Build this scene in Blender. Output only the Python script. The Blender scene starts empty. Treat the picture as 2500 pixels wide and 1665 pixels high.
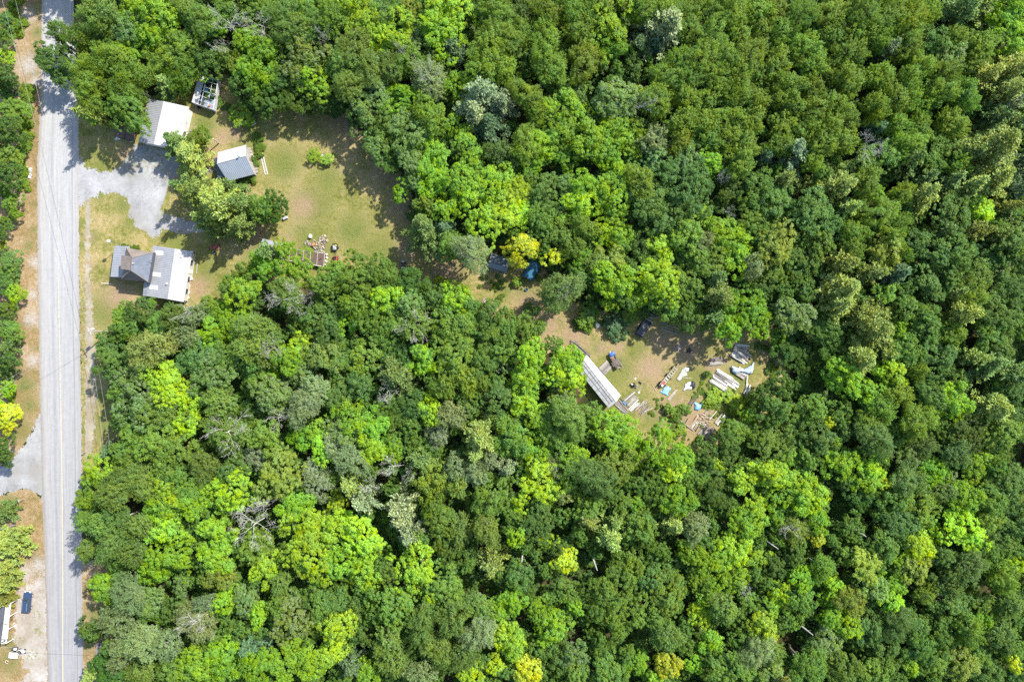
import bpy, math, random
import numpy as np
from mathutils import Vector, Matrix, Quaternion

# ------------------------------------------------------------------ camera, light
H = 170.0                      # flying height of the camera
S = bpy.context.scene
COL = S.collection
cd = bpy.data.cameras.new('camera')
cd.sensor_fit = 'HORIZONTAL'; cd.sensor_width = 36.0; cd.lens = 36.0 * H / 250.0
cd.clip_start = 1.0; cd.clip_end = 3000.0
cam = bpy.data.objects.new('camera', cd); COL.objects.link(cam)
cam.location = (0, 0, H); cam.rotation_euler = (0, 0, 0)
S.camera = cam

SUN_AZ = Vector((0.75, 0.66, 0)).normalized()
SUN_EL = math.radians(45)
sv = Vector((SUN_AZ.x * math.cos(SUN_EL), SUN_AZ.y * math.cos(SUN_EL), math.sin(SUN_EL)))
W = bpy.data.worlds.new('World'); S.world = W; W.use_nodes = True
wn = W.node_tree.nodes; wl = W.node_tree.links
bg = wn.get('Background') or wn.new('ShaderNodeBackground')
sky = wn.new('ShaderNodeTexSky'); sky.sky_type = 'NISHITA'; sky.sun_disc = False
sky.sun_elevation = SUN_EL; sky.sun_rotation = math.atan2(SUN_AZ.x, SUN_AZ.y)
sky.air_density = 1.0; sky.dust_density = 1.0; sky.ozone_density = 1.0
wl.new(sky.outputs[0], bg.inputs[0]); bg.inputs[1].default_value = 0.15
sl = bpy.data.lights.new('sun', 'SUN'); sl.energy = 4.5; sl.angle = math.radians(0.55); sl.color = (1.0, 0.955, 0.88)
so = bpy.data.objects.new('sun', sl); COL.objects.link(so)
so.rotation_mode = 'QUATERNION'; so.rotation_quaternion = (-sv).to_track_quat('-Z', 'Y'); so.location = sv * 300
S.view_settings.view_transform = 'Standard'; S.view_settings.look = 'None'
S.view_settings.gamma = 1.0; S.view_settings.use_curve_mapping = False
S.view_settings.exposure = 1.10
S.render.engine = 'CYCLES'
S.cycles.max_bounces = 10; S.cycles.diffuse_bounces = 6; S.cycles.transmission_bounces = 8; S.cycles.transparent_max_bounces = 12
S.cycles.use_denoising = False

rng = np.random.default_rng(7)
random.seed(7)

def V(px, py, z=0.0):
    """point of the place that the photograph shows at pixel (px, py) of its 2500 wide frame, at height z"""
    k = (H - z) / H / 10.0
    return Vector(((px - 1250.0) * k, (832.5 - py) * k, z))

# ------------------------------------------------------------------ materials
def newmat(name):
    m = bpy.data.materials.new(name); m.use_nodes = True
    nt = m.node_tree; b = nt.nodes['Principled BSDF']; o = nt.nodes['Material Output']
    b.inputs['Specular IOR Level'].default_value = 0.3
    return m, nt, b, o

def node(nt, t, **kw):
    n = nt.nodes.new(t)
    for k, v in kw.items():
        if k.startswith('i_'):
            n.inputs[int(k[2:])].default_value = v
        else:
            setattr(n, k, v)
    return n

def coords(nt, space='Object'):
    return node(nt, 'ShaderNodeTexCoord').outputs[space]

def wpos(nt):
    return node(nt, 'ShaderNodeNewGeometry').outputs['Position']

def noise(nt, vec, scale, detail=3.0, rough=0.55):
    n = node(nt, 'ShaderNodeTexNoise'); n.inputs['Scale'].default_value = scale
    n.inputs['Detail'].default_value = detail; n.inputs['Roughness'].default_value = rough
    nt.links.new(vec, n.inputs['Vector']); return n.outputs['Fac']

def ramp(nt, fac, stops):
    r = node(nt, 'ShaderNodeValToRGB'); e = r.color_ramp.elements
    while len(e) < len(stops): e.new(0.5)
    for el, (p, c) in zip(e, stops):
        el.position = p; el.color = (c[0], c[1], c[2], 1) if hasattr(c, '__len__') else (c, c, c, 1)
    nt.links.new(fac, r.inputs[0]); return r.outputs[0]

def mixc(nt, fac, a, b, blend='MIX'):
    m = node(nt, 'ShaderNodeMix', data_type='RGBA', blend_type=blend)
    for i, v in ((0, fac), (6, a), (7, b)):
        if isinstance(v, (int, float)): m.inputs[i].default_value = v
        elif isinstance(v, tuple): m.inputs[i].default_value = (v[0], v[1], v[2], 1)
        else: nt.links.new(v, m.inputs[i])
    return m.outputs[2]

def mth(nt, op, a, b=0.0, c=0.0):
    m = node(nt, 'ShaderNodeMath', operation=op)
    for i, v in ((0, a), (1, b), (2, c)):
        if isinstance(v, (int, float)): m.inputs[i].default_value = v
        else: nt.links.new(v, m.inputs[i])
    return m.outputs[0]

def bump(nt, b, h, strength=0.4, dist=0.05):
    n = node(nt, 'ShaderNodeBump'); n.inputs['Strength'].default_value = strength
    n.inputs['Distance'].default_value = dist
    nt.links.new(h, n.inputs['Height']); nt.links.new(n.outputs[0], b.inputs['Normal'])

def attr(nt, name):
    a = node(nt, 'ShaderNodeAttribute'); a.attribute_name = name; return a.outputs['Fac']

def sep(nt, vec):
    s = node(nt, 'ShaderNodeSeparateXYZ'); nt.links.new(vec, s.inputs[0]); return s.outputs

def simple(name, col, rough=0.6, metal=0.0, var=0.18, scale=3.0, spec=0.3):
    m, nt, b, o = newmat(name)
    n = noise(nt, wpos(nt), scale, 5.0, 0.65)
    c = tuple(col)
    lo = tuple(x * (1 - var * 1.6) for x in c); hi = tuple(min(1, x * (1 + var)) for x in c)
    cc = ramp(nt, n, [(0.28, lo), (0.5, c), (0.72, hi)])
    nt.links.new(cc, b.inputs['Base Color'])
    b.inputs['Roughness'].default_value = rough; b.inputs['Metallic'].default_value = metal
    b.inputs['Specular IOR Level'].default_value = spec
    bump(nt, b, noise(nt, wpos(nt), scale * 6), 0.25, 0.02)
    return m

def leafmat(name, trans=0.32, spec=0.05):
    """tint comes from the object's own colour; the alpha of that colour is the share of pale leaf undersides"""
    m = bpy.data.materials.new(name); m.use_nodes = True; nt = m.node_tree
    for n in list(nt.nodes): nt.nodes.remove(n)
    out = node(nt, 'ShaderNodeOutputMaterial')
    oi = node(nt, 'ShaderNodeObjectInfo')
    tone = attr(nt, 'tone')
    f = mth(nt, 'MULTIPLY_ADD', tone, 0.85, 0.74)
    c = mixc(nt, 1.0, oi.outputs['Color'], f, 'MULTIPLY')
    big = noise(nt, wpos(nt), 0.38, 3.0)
    hs = node(nt, 'ShaderNodeHueSaturation')
    nt.links.new(mth(nt, 'MULTIPLY_ADD', big, 0.10, 0.447), hs.inputs['Hue'])
    nt.links.new(mth(nt, 'MULTIPLY_ADD', big, -0.4, 1.14), hs.inputs['Saturation'])
    nt.links.new(c, hs.inputs['Color'])
    pale = mth(nt, 'LESS_THAN', mth(nt, 'MULTIPLY', attr(nt, 'tone2'), mth(nt, 'MULTIPLY_ADD', big, -1.2, 1.6)), oi.outputs['Alpha'])
    c2 = mixc(nt, mth(nt, 'MULTIPLY', pale, 0.75), hs.outputs[0], (0.30, 0.36, 0.22))
    d = node(nt, 'ShaderNodeBsdfDiffuse'); t = node(nt, 'ShaderNodeBsdfTranslucent'); g = node(nt, 'ShaderNodeBsdfGlossy')
    g.inputs['Roughness'].default_value = 0.5; g.inputs['Color'].default_value = (0.8, 0.85, 0.8, 1)
    nt.links.new(c2, d.inputs[0])
    warm = mixc(nt, 1.0, c2, (0.88, 1.05, 0.42), 'MULTIPLY'); nt.links.new(warm, t.inputs[0])
    m1 = node(nt, 'ShaderNodeMixShader'); m1.inputs[0].default_value = trans
    nt.links.new(d.outputs[0], m1.inputs[1]); nt.links.new(t.outputs[0], m1.inputs[2])
    m2 = node(nt, 'ShaderNodeMixShader'); m2.inputs[0].default_value = spec
    nt.links.new(m1.outputs[0], m2.inputs[1]); nt.links.new(g.outputs[0], m2.inputs[2])
    nt.links.new(m2.outputs[0], out.inputs[0])
    return m

M_LEAF = leafmat('leaves', 0.50, 0.012)
M_NEEDLE = leafmat('needles', 0.20, 0.02)
M_BARK = simple('bark', (0.16, 0.13, 0.10), 0.9, scale=6)
M_DEAD = simple('dead_bark', (0.50, 0.475, 0.43), 0.85, scale=5, var=.25)
M_PALEBARK = simple('pale_bark', (0.38, 0.36, 0.31), 0.85, scale=5, var=.3)

# ------------------------------------------------------------------ object helpers
def thing(name, label, cat, loc=(0, 0, 0), group=None, rz=0.0):
    o = bpy.data.objects.new(name, None); COL.objects.link(o)
    o.location = loc; o.rotation_euler = (0, 0, rz); o.empty_display_size = 0.3
    o['label'] = label; o['category'] = cat
    if group: o['group'] = group
    return o

def tag(o, label, cat, group=None):
    o['label'] = label; o['category'] = cat
    if group: o['group'] = group
    return o

def struct(o):
    o['kind'] = 'structure'; return o

def worig(p):
    """world matrix of a thing or part built here (parents are never scaled)"""
    m = Matrix.Identity(4)
    ch = []
    while p is not None:
        ch.append(p); p = p.parent
    for q in reversed(ch):
        m = m @ (Matrix.Translation(q.location) @ q.rotation_euler.to_matrix().to_4x4())
    return m

class MB:
    def __init__(s): s.v = []; s.f = []
    def add(s, vs, fs):
        n = len(s.v); s.v += [tuple(v) for v in vs]; s.f += [tuple(i + n for i in f) for f in fs]; return s
    def box(s, c, d, rz=0.0, taper=1.0):
        x, y, z = d[0] / 2, d[1] / 2, d[2] / 2; q = math.cos(rz), math.sin(rz); vs = []
        for k, t in ((-z, 1.0), (z, taper)):
            for a, b in ((-x, -y), (x, -y), (x, y), (-x, y)):
                a *= t; b *= t
                vs.append((c[0] + a * q[0] - b * q[1], c[1] + a * q[1] + b * q[0], c[2] + k))
        return s.add(vs, [(3, 2, 1, 0), (4, 5, 6, 7), (0, 1, 5, 4), (1, 2, 6, 5), (2, 3, 7, 6), (3, 0, 4, 7)])
    def slab(s, pts, t, up=(0, 0, 1)):
        u = Vector(up); p = [Vector(a) for a in pts]; n = len(p)
        a, b, c = p[0], p[1], p[2]
        if (b - a).cross(c - a).dot(u) < 0: p.reverse()
        return s.add(p + [q - u * t for q in p], [tuple(range(n)), tuple(range(2 * n - 1, n - 1, -1))] +
                     [(i, i + n, (i + 1) % n + n, (i + 1) % n) for i in range(n)])
    def tube(s, pts, rs, n=6, cap=True):
        pts = [Vector(p) for p in pts]
        if not hasattr(rs, '__len__'): rs = [rs] * len(pts)
        vs = []; fs = []
        for i, p in enumerate(pts):
            d = (pts[min(i + 1, len(pts) - 1)] - pts[max(i - 1, 0)])
            d = d.normalized() if d.length > 1e-9 else Vector((0, 0, 1))
            a = d.orthogonal().normalized(); b = d.cross(a)
            for k in range(n):
                t = 2 * math.pi * k / n
                vs.append(p + (a * math.cos(t) + b * math.sin(t)) * rs[i])
        for i in range(len(pts) - 1):
            for k in range(n):
                j = (k + 1) % n
                fs.append((i * n + k, i * n + j, (i + 1) * n + j, (i + 1) * n + k))
        if cap:
            fs.append(tuple(range(n - 1, -1, -1))); fs.append(tuple(range((len(pts) - 1) * n, len(pts) * n)))
        return s.add(vs, fs)
    def cyl(s, c, r, h, n=14, r2=None):
        c = Vector(c); return s.tube([c, c + Vector((0, 0, h))], [r, r if r2 is None else r2], n)
    def lathe(s, c, prof, n=14):
        vs = []; fs = []
        for r, z in prof:
            for k in range(n):
                t = 2 * math.pi * k / n; vs.append((c[0] + r * math.cos(t), c[1] + r * math.sin(t), c[2] + z))
        for i in range(len(prof) - 1):
            for k in range(n):
                j = (k + 1) % n; fs.append((i * n + k, i * n + j, (i + 1) * n + j, (i + 1) * n + k))
        fs.append(tuple(range(n - 1, -1, -1))); fs.append(tuple(range((len(prof) - 1) * n, len(prof) * n)))
        return s.add(vs, fs)
    def build(s, name, mat, parent=None, world=True, smooth=False, bevel=0.0):
        vs = s.v
        if parent is not None and world:
            inv = worig(parent).inverted(); vs = [tuple(inv @ Vector(v)) for v in vs]
        me = bpy.data.meshes.new(name); me.from_pydata(vs, [], s.f); me.update()
        me.materials.append(mat)
        if smooth: me.polygons.foreach_set('use_smooth', [True] * len(me.polygons))
        o = bpy.data.objects.new(name, me); COL.objects.link(o)
        if parent is not None: o.parent = parent
        if bevel:
            b = o.modifiers.new('edge', 'BEVEL'); b.width = bevel; b.segments = 2; b.limit_method = 'ANGLE'
        return o

def meshnp(name, v, f, mat, attrs=None, smooth=False):
    """f: (n,3) or (n,4) array"""
    me = bpy.data.meshes.new(name); k = f.shape[1]
    me.vertices.add(len(v)); me.vertices.foreach_set('co', np.ascontiguousarray(v, dtype=np.float32).ravel())
    me.loops.add(f.size); me.loops.foreach_set('vertex_index', np.ascontiguousarray(f, dtype=np.int32).ravel())
    me.polygons.add(len(f)); me.polygons.foreach_set('loop_start', np.arange(0, f.size, k, dtype=np.int32))
    for an, av in (attrs or {}).items():
        a = me.attributes.new(an, 'FLOAT', 'POINT'); a.data.foreach_set('value', np.ascontiguousarray(av, dtype=np.float32))
    me.update(calc_edges=True); me.validate()
    me.materials.append(mat)
    if smooth: me.polygons.foreach_set('use_smooth', np.ones(len(f), bool))
    return me

# ------------------------------------------------------------------ polygons on the ground
def inpoly(P, poly):
    x, y = P[:, 0], P[:, 1]; r = np.zeros(len(P), bool); n = len(poly)
    for i in range(n):
        x1, y1 = poly[i]; x2, y2 = poly[(i + 1) % n]
        if y1 == y2: continue
        c = ((y1 > y) != (y2 > y)) & (x < (x2 - x1) * (y - y1) / (y2 - y1) + x1); r ^= c
    return r

def sdist(P, poly):
    d = np.full(len(P), 1e9); n = len(poly)
    for i in range(n):
        a = np.array(poly[i], float); b = np.array(poly[(i + 1) % n], float); e = b - a
        L = max(e @ e, 1e-9); t = np.clip(((P - a) @ e) / L, 0, 1)
        d = np.minimum(d, np.hypot(*(P - (a + t[:, None] * e)).T))
    return np.where(inpoly(P, poly), d, -d)

def px2w(poly): return [tuple(V(x, y).xy) for x, y in poly]

def patch(name, poly, z, mat, res=0.7, grow=1.5, blobs=()):
    """a sheet of ground cover: grid cells over the outline, with the distance to the outline and blobs of greenness and bare soil stored"""
    pw = np.array(px2w(poly)); x0, y0 = pw.min(0) - grow; x1, y1 = pw.max(0) + grow
    nx = int((x1 - x0) / res) + 2; ny = int((y1 - y0) / res) + 2
    gx, gy = np.meshgrid(x0 + np.arange(nx) * res, y0 + np.arange(ny) * res)
    P = np.stack([gx.ravel(), gy.ravel()], 1); d = sdist(P, [tuple(p) for p in pw])
    idx = np.arange(nx * ny).reshape(ny, nx)
    f = np.stack([idx[:-1, :-1], idx[:-1, 1:], idx[1:, 1:], idx[1:, :-1]], -1).reshape(-1, 4)
    f = f[(d[f] > -grow).all(1)]
    used, inv = np.unique(f, return_inverse=True); f = inv.reshape(f.shape)
    P = P[used]; d = d[used]
    gr = np.zeros(len(P)); di = np.zeros(len(P))
    for (bx, by, br, kind) in blobs:
        c = np.array(V(bx, by).xy); q = np.exp(-((P - c) ** 2).sum(1) / (br / 10.0) ** 2)
        if kind == 'g': gr = np.maximum(gr, q)
        else: di = np.maximum(di, q)
    v = np.column_stack([P, np.full(len(P), z)])
    me = meshnp(name, v, f, mat, {'edge': d, 'green': gr, 'soil': di})
    o = bpy.data.objects.new(name, me); COL.objects.link(o); return struct(o)

def edgealpha(nt, b, amp, bias, scale=0.7, fine=3.0):
    """ragged outline: the cover thins out and stops unevenly near its edge"""
    p = wpos(nt)
    n = mth(nt, 'ADD', mth(nt, 'MULTIPLY', noise(nt, p, scale, 4), 1.0), mth(nt, 'MULTIPLY', noise(nt, p, fine, 3), 0.7))
    e = mth(nt, 'ADD', attr(nt, 'edge'), mth(nt, 'MULTIPLY', mth(nt, 'SUBTRACT', n, 0.85), amp))
    a = mth(nt, 'GREATER_THAN', e, bias)
    nt.links.new(a, b.inputs['Alpha'])

def covermat(name, cols, amp=2.4, bias=-0.2, greencol=(0.090, 0.129, 0.023), soilcol=(0.281, 0.195, 0.125), soft=1.0):
    m, nt, b, o = newmat(name); p = wpos(nt)
    n1 = noise(nt, p, 0.16, 4, 0.6); n2 = noise(nt, p, 1.1, 5, 0.7); n3 = noise(nt, p, 5.0, 3, 0.75)
    c = ramp(nt, mth(nt, 'ADD', mth(nt, 'MULTIPLY', n1, 0.5), mth(nt, 'MULTIPLY', n2, 0.5)), [(0.38, cols[0]), (0.47, cols[1]), (0.53, cols[2]), (0.62, cols[3])])
    gm = mth(nt, 'MULTIPLY', attr(nt, 'green'), mth(nt, 'MULTIPLY_ADD', mth(nt, 'ADD', n2, mth(nt, 'MULTIPLY', n1, .8)), 3.0, -2.1))
    gm = mth(nt, 'MAXIMUM', mth(nt, 'MINIMUM', gm, 0.85), 0.0)
    c = mixc(nt, gm, c, greencol)
    sm = mth(nt, 'MINIMUM', mth(nt, 'MULTIPLY', attr(nt, 'soil'), mth(nt, 'MULTIPLY_ADD', n2, 1.6, 0.1)), 0.95)
    c = mixc(nt, sm, c, soilcol)
    c = mixc(nt, 1.0, c, ramp(nt, n3, [(0.32, 0.55), (0.5, 1.0), (0.68, 1.4)]), 'MULTIPLY')
    nt.links.new(c, b.inputs['Base Color']); b.inputs['Roughness'].default_value = 0.95; b.inputs['Specular IOR Level'].default_value = 0.1
    bump(nt, b, mth(nt, 'ADD', n3, n2), 0.9, 0.18)
    edgealpha(nt, b, amp, bias)
    return m

def floor_mat():
    m, nt, b, o = newmat('forest_floor'); p = wpos(nt)
    n = noise(nt, p, 0.35, 5, 0.65); n3 = noise(nt, p, 4.0, 3, 0.7)
    c = ramp(nt, n, [(0.3, (0.025, 0.035, 0.010)), (0.48, (0.05, 0.055, 0.02)), (0.62, (0.09, 0.065, 0.035)), (0.75, (0.14, 0.09, 0.055))])
    c = mixc(nt, 1.0, c, ramp(nt, n3, [(0.3, 0.6), (0.7, 1.3)]), 'MULTIPLY')
    nt.links.new(c, b.inputs['Base Color']); b.inputs['Roughness'].default_value = 1.0; b.inputs['Specular IOR Level'].default_value = 0.05
    bump(nt, b, n3, 0.8, 0.2); return m

g = MB(); R = 1500.0
g.add([(-R, -R, 0), (R, -R, 0), (R, R, 0), (-R, R, 0)], [(0, 1, 2, 3)])
struct(g.build('ground', floor_mat()))

LAWN = [(192, 285), (250, 300), (300, 325), (345, 330), (352, 240), (455, 225), (470, 170), (560, 185), (590, 255), (700, 262), (830, 270), (880, 330), (960, 400), (1005, 480), (1010, 560), (1040, 600), (1040, 690), (860, 665), (800, 680), (760, 700), (640, 690), (610, 660), (560, 730), (470, 765), (330, 765), (262, 810), (265, 900), (305, 1000), (290, 1090), (205, 1160), (198, 1160), (198, 900), (193, 700), (192, 500)]
YARD = [(1015, 560), (1100, 600), (1180, 610), (1330, 660), (1400, 740), (1500, 770), (1650, 775), (1850, 800), (1930, 850), (1920, 960), (1850, 1040), (1740, 1110), (1600, 1090), (1480, 1010), (1380, 920), (1330, 850), (1230, 790), (1140, 740), (1015, 695)]
VERGE_L = [(-40, -40), (108, -40), (104, 250), (96, 400), (96, 700), (101, 1000), (96, 1020), (60, 1085), (30, 1122), (-40, 1150)]
VERGE_B = [(-40, 1225), (35, 1198), (60, 1193), (85, 1199), (106, 1228), (112, 1400), (119, 1720), (-40, 1720)]
VERGE_R = [(196, 1370), (262, 1370), (285, 1720), (202, 1720)]
M_LAWN = covermat('lawn_grass', [(0.117, 0.129, 0.027), (0.195, 0.183, 0.055), (0.273, 0.226, 0.090), (0.343, 0.265, 0.140)])
M_YARD = covermat('yard_grass', [(0.113, 0.136, 0.026), (0.195, 0.187, 0.051), (0.281, 0.226, 0.094), (0.351, 0.265, 0.148)])
M_RUST = covermat('verge_grass', [(0.156, 0.136, 0.047), (0.242, 0.168, 0.078), (0.296, 0.211, 0.113), (0.343, 0.273, 0.187)], soilcol=(0.359, 0.328, 0.296))
patch('lawn', LAWN, 0.004, M_LAWN, blobs=[(430, 590, 45, 'g'), (300, 500, 25, 'g'), (318, 540, 18, 'g'), (255, 760, 45, 'g'), (240, 470, 22, 'g'), (640, 620, 50, 'g'), (770, 500, 60, 'g'), (200, 545, 12, 'g'), (199, 600, 12, 'g'), (760, 590, 60, 'g'), (250, 400, 30, 'g'), (230, 375, 20, 'g'), (500, 300, 35, 'g'), (610, 315, 45, 'g'), (690, 400, 50, 'g'), (860, 560, 55, 'g'), (905, 605, 30, 'g'), (930, 620, 60, 'g'), (265, 1040, 40, 'g'), (250, 980, 25, 'g'), (228, 580, 14, 'g'), (500, 660, 40, 'g'), (800, 440, 40, 'g'),
      (545, 335, 18, 's'), (575, 325, 20, 's'), (310, 380, 25, 's'), (290, 720, 40, 's'), (1000, 610, 30, 's'), (620, 570, 30, 's'), (700, 600, 20, 's'), (870, 290, 60, 's'), (960, 400, 50, 's'), (740, 505, 30, 's'), (515, 375, 15, 's'), (990, 500, 40, 's'), (480, 260, 12, 's'), (485, 700, 25, 's'), (215, 800, 14, 's'), (217, 650, 12, 's'), (217, 580, 12, 's'), (217, 700, 12, 's'), (217, 750, 12, 's'), (220, 860, 14, 's'), (220, 920, 14, 's'), (222, 990, 14, 's'), (218, 1080, 14, 's')])
patch('lawn', YARD, 0.006, M_YARD, blobs=[(1110, 650, 30, 'g'), (1290, 720, 30, 'g'), (1230, 710, 25, 'g'), (1480, 930, 60, 'g'), (1550, 985, 45, 'g'), (1420, 870, 25, 'g'), (1520, 900, 40, 'g'), (1690, 920, 45, 'g'), (1600, 1020, 40, 'g'), (1800, 930, 40, 'g'), (1730, 830, 20, 'g'), (1460, 850, 18, 'g'), (1560, 850, 25, 'g'),
      (1090, 665, 40, 's'), (1290, 745, 35, 's'), (1330, 790, 45, 's'), (1400, 820, 40, 's'), (1470, 850, 14, 's'), (1510, 845, 16, 's'), (1680, 850, 45, 's'), (1620, 830, 35, 's'), (1735, 890, 20, 's'), (1560, 1000, 12, 's'), (1690, 1030, 40, 's'), (1640, 1000, 40, 's'), (1880, 860, 25, 's'), (1590, 900, 40, 's'), (1760, 985, 12, 's')])
patch('verge', VERGE_L, 0.004, M_RUST, blobs=[(92, 80, 16, 'g'), (92, 20, 16, 'g'), (92, 130, 16, 'g'), (84, 500, 8, 'g'), (70, 600, 14, 'g'), (82, 560, 10, 'g'), (60, 940, 30, 'g'), (70, 990, 25, 'g'), (50, 1050, 30, 'g'), (90, 850, 8, 'g'), (85, 640, 14, 's'), (70, 160, 25, 's'), (80, 720, 12, 's'), (75, 780, 16, 's'), (62, 40, 20, 's'), (90, 200, 16, 's'), (80, 880, 14, 's')])
patch('verge', VERGE_B, 0.005, M_RUST, blobs=[(20, 1615, 30, 'g'), (88, 1540, 14, 'g'), (25, 1570, 20, 'g'), (20, 1225, 20, 'g'), (95, 1380, 20, 's'), (60, 1400, 25, 's')])
patch('verge', VERGE_R, 0.005, M_RUST, blobs=[(215, 1580, 14, 'g'), (240, 1500, 30, 'g'), (250, 1650, 30, 'g')])

# gravel and road
def gravelmat(name, cols, amp, bias, seedscale=3.0):
    m, nt, b, o = newmat(name); p = wpos(nt)
    n1 = noise(nt, p, 0.2, 4); n2 = noise(nt, p, 1.4, 4, 0.7); n3 = noise(nt, p, 7.0, 3, 0.8)
    c = ramp(nt, mth(nt, 'ADD', mth(nt, 'MULTIPLY', n1, 0.6), mth(nt, 'MULTIPLY', n2, 0.4)), [(0.36, cols[0]), (0.5, cols[1]), (0.64, cols[2])])
    c = mixc(nt, mth(nt, 'MULTIPLY', attr(nt, 'soil'), mth(nt, 'MULTIPLY_ADD', n2, 1.5, 0.0)), c, (0.23, 0.215, 0.19))
    c = mixc(nt, mth(nt, 'MULTIPLY', attr(nt, 'green'), mth(nt, 'GREATER_THAN', n2, 0.52)), c, (0.17, 0.16, 0.06))
    c = mixc(nt, 1.0, c, ramp(nt, n3, [(0.3, 0.72), (0.5, 1.0), (0.7, 1.2)]), 'MULTIPLY')
    nt.links.new(c, b.inputs['Base Color']); b.inputs['Roughness'].default_value = 0.9; b.inputs['Specular IOR Level'].default_value = 0.2
    bump(nt, b, n3, 0.6, 0.06); edgealpha(nt, b, amp, bias); return m
M_GRAVEL = gravelmat('gravel', [(0.20, 0.20, 0.20), (0.28, 0.28, 0.28), (0.36, 0.36, 0.36)], 3.6, 0.0)
DRIVE = [(188, 385), (196, 393), (206, 405), (226, 414), (253, 421), (273, 418), (290, 408), (304, 390), (318, 375), (330, 360), (350, 350), (420, 375), (440, 400), (432, 425), (412, 445), (402, 480), (394, 505), (398, 525), (440, 533), (505, 545), (500, 568), (445, 569), (392, 560), (388, 575), (372, 580), (352, 566), (330, 548), (318, 530), (315, 500), (307, 480), (288, 472), (255, 470), (226, 483), (203, 495), (188, 508)]
patch('driveway', DRIVE, 0.008, M_GRAVEL, res=0.5, blobs=[(330, 540, 25, 's'), (355, 560, 15, 's'), (315, 400, 40, 'g'), (380, 380, 50, 'g'), (450, 550, 40, 's'), (420, 430, 25, 's'), (320, 510, 14, 's'), (400, 530, 20, 'g')])
patch('gravel_strip', [(206, 485), (224, 488), (223, 560), (221, 640), (228, 760), (232, 850), (238, 960), (230, 1090), (205, 1150), (205, 1000), (207, 820), (205, 640)], 0.010,
      gravelmat('pale_gravel', [(0.203, 0.172, 0.109), (0.257, 0.222, 0.156), (0.328, 0.296, 0.234)], 2.6, 0.25), res=0.5)
patch('gravel_yard', [(40, 1440), (60, 1425), (100, 1400), (122, 1300), (125, 1700), (20, 1700), (60, 1640), (45, 1600), (28, 1560), (30, 1500)], 0.008,
      gravelmat('yard_gravel', [(0.21, 0.165, 0.115), (0.31, 0.275, 0.235), (0.40, 0.375, 0.345)], 4.5, 0.6), res=0.5, blobs=[(90, 1540, 20, 'g'), (88, 1500, 16, 'g'), (80, 1600, 20, 'g'), (50, 1560, 14, 'g')])
SIDE = [(-40, 1165), (0, 1143), (30, 1122), (60, 1085), (85, 1040), (98, 1008), (112, 1000), (118, 1240), (107, 1232), (100, 1212), (84, 1199), (60, 1193), (35, 1197), (0, 1210), (-40, 1235)]
patch('side_road', SIDE, 0.012, gravelmat('worn_gravel', [(0.19, 0.19, 0.188), (0.265, 0.265, 0.262), (0.34, 0.34, 0.335)], 2.2, 0.0), res=0.5, blobs=[(85, 1150, 25, 's'), (40, 1150, 20, 's'), (92, 1190, 14, 's'), (105, 1120, 12, 's')])

RY = [(-60, 104, 178, 151), (0, 103, 178, 151), (250, 100, 190, 145.5), (400, 91, 192, 142.5), (700, 94, 192, 143), (1000, 99, 198, 148.5), (1200, 104, 199, 152), (1400, 111, 199, 153), (1665, 118, 203, 153.5), (1740, 119, 204, 153.5)]
def road_at(y):
    for a, b in zip(RY[:-1], RY[1:]):
        if a[0] <= y <= b[0]:
            t = (y - a[0]) / (b[0] - a[0]); return [a[i] + (b[i] - a[i]) * t for i in (1, 2, 3)]
def roadmat():
    m, nt, b, o = newmat('road_surface'); p = wpos(nt); s = sep(nt, p); u = attr(nt, 'u')
    lane = node(nt, 'ShaderNodeCombineXYZ'); nt.links.new(mth(nt, 'MULTIPLY', u, 9.0), lane.inputs[0]); nt.links.new(mth(nt, 'MULTIPLY', s[1], 0.035), lane.inputs[1])
    st = noise(nt, lane.outputs[0], 2.2, 5, 0.7)
    n2 = noise(nt, p, 0.9, 4, 0.7); n3 = noise(nt, p, 9.0, 3, 0.8)
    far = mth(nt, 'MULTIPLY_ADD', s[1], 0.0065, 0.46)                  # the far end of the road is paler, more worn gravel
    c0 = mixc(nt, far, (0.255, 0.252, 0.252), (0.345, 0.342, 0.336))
    c = mixc(nt, 1.0, c0, ramp(nt, st, [(0.3, 0.84), (0.5, 1.0), (0.7, 1.12)]), 'MULTIPLY')
    c = mixc(nt, 1.0, c, ramp(nt, n3, [(0.3, 0.8), (0.7, 1.15)]), 'MULTIPLY')
    c = mixc(nt, 1.0, c, ramp(nt, n2, [(0.3, 0.93), (0.7, 1.06)]), 'MULTIPLY')
    seam = ramp(nt, u, [(0.0, (0.80, 0.74, 0.66)), (0.10, (1.02, 1.0, 0.97)), (0.30, 1.0), (0.345, 0.86), (0.40, 1.0), (0.82, 0.98), (0.845, 0.74), (0.87, 1.0), (1.0, (0.92, 0.88, 0.84))])
    c = mixc(nt, 1.0, c, seam, 'MULTIPLY')
    nt.links.new(c, b.inputs['Base Color']); b.inputs['Roughness'].default_value = 0.85; b.inputs['Specular IOR Level'].default_value = 0.25
    bump(nt, b, n3, 0.4, 0.04); edgealpha(nt, b, 0.9, -0.1, 0.8, 3.0); return m
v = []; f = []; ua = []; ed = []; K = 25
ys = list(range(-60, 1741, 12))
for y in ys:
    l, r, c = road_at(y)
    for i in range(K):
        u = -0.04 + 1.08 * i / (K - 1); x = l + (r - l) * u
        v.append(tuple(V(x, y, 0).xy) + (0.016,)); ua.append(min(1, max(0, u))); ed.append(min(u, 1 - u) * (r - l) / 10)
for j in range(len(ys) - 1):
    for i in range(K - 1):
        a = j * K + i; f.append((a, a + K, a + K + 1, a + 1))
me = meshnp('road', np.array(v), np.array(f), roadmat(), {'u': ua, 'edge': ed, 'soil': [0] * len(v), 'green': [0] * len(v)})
o = bpy.data.objects.new('road', me); COL.objects.link(o); struct(o)
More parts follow.
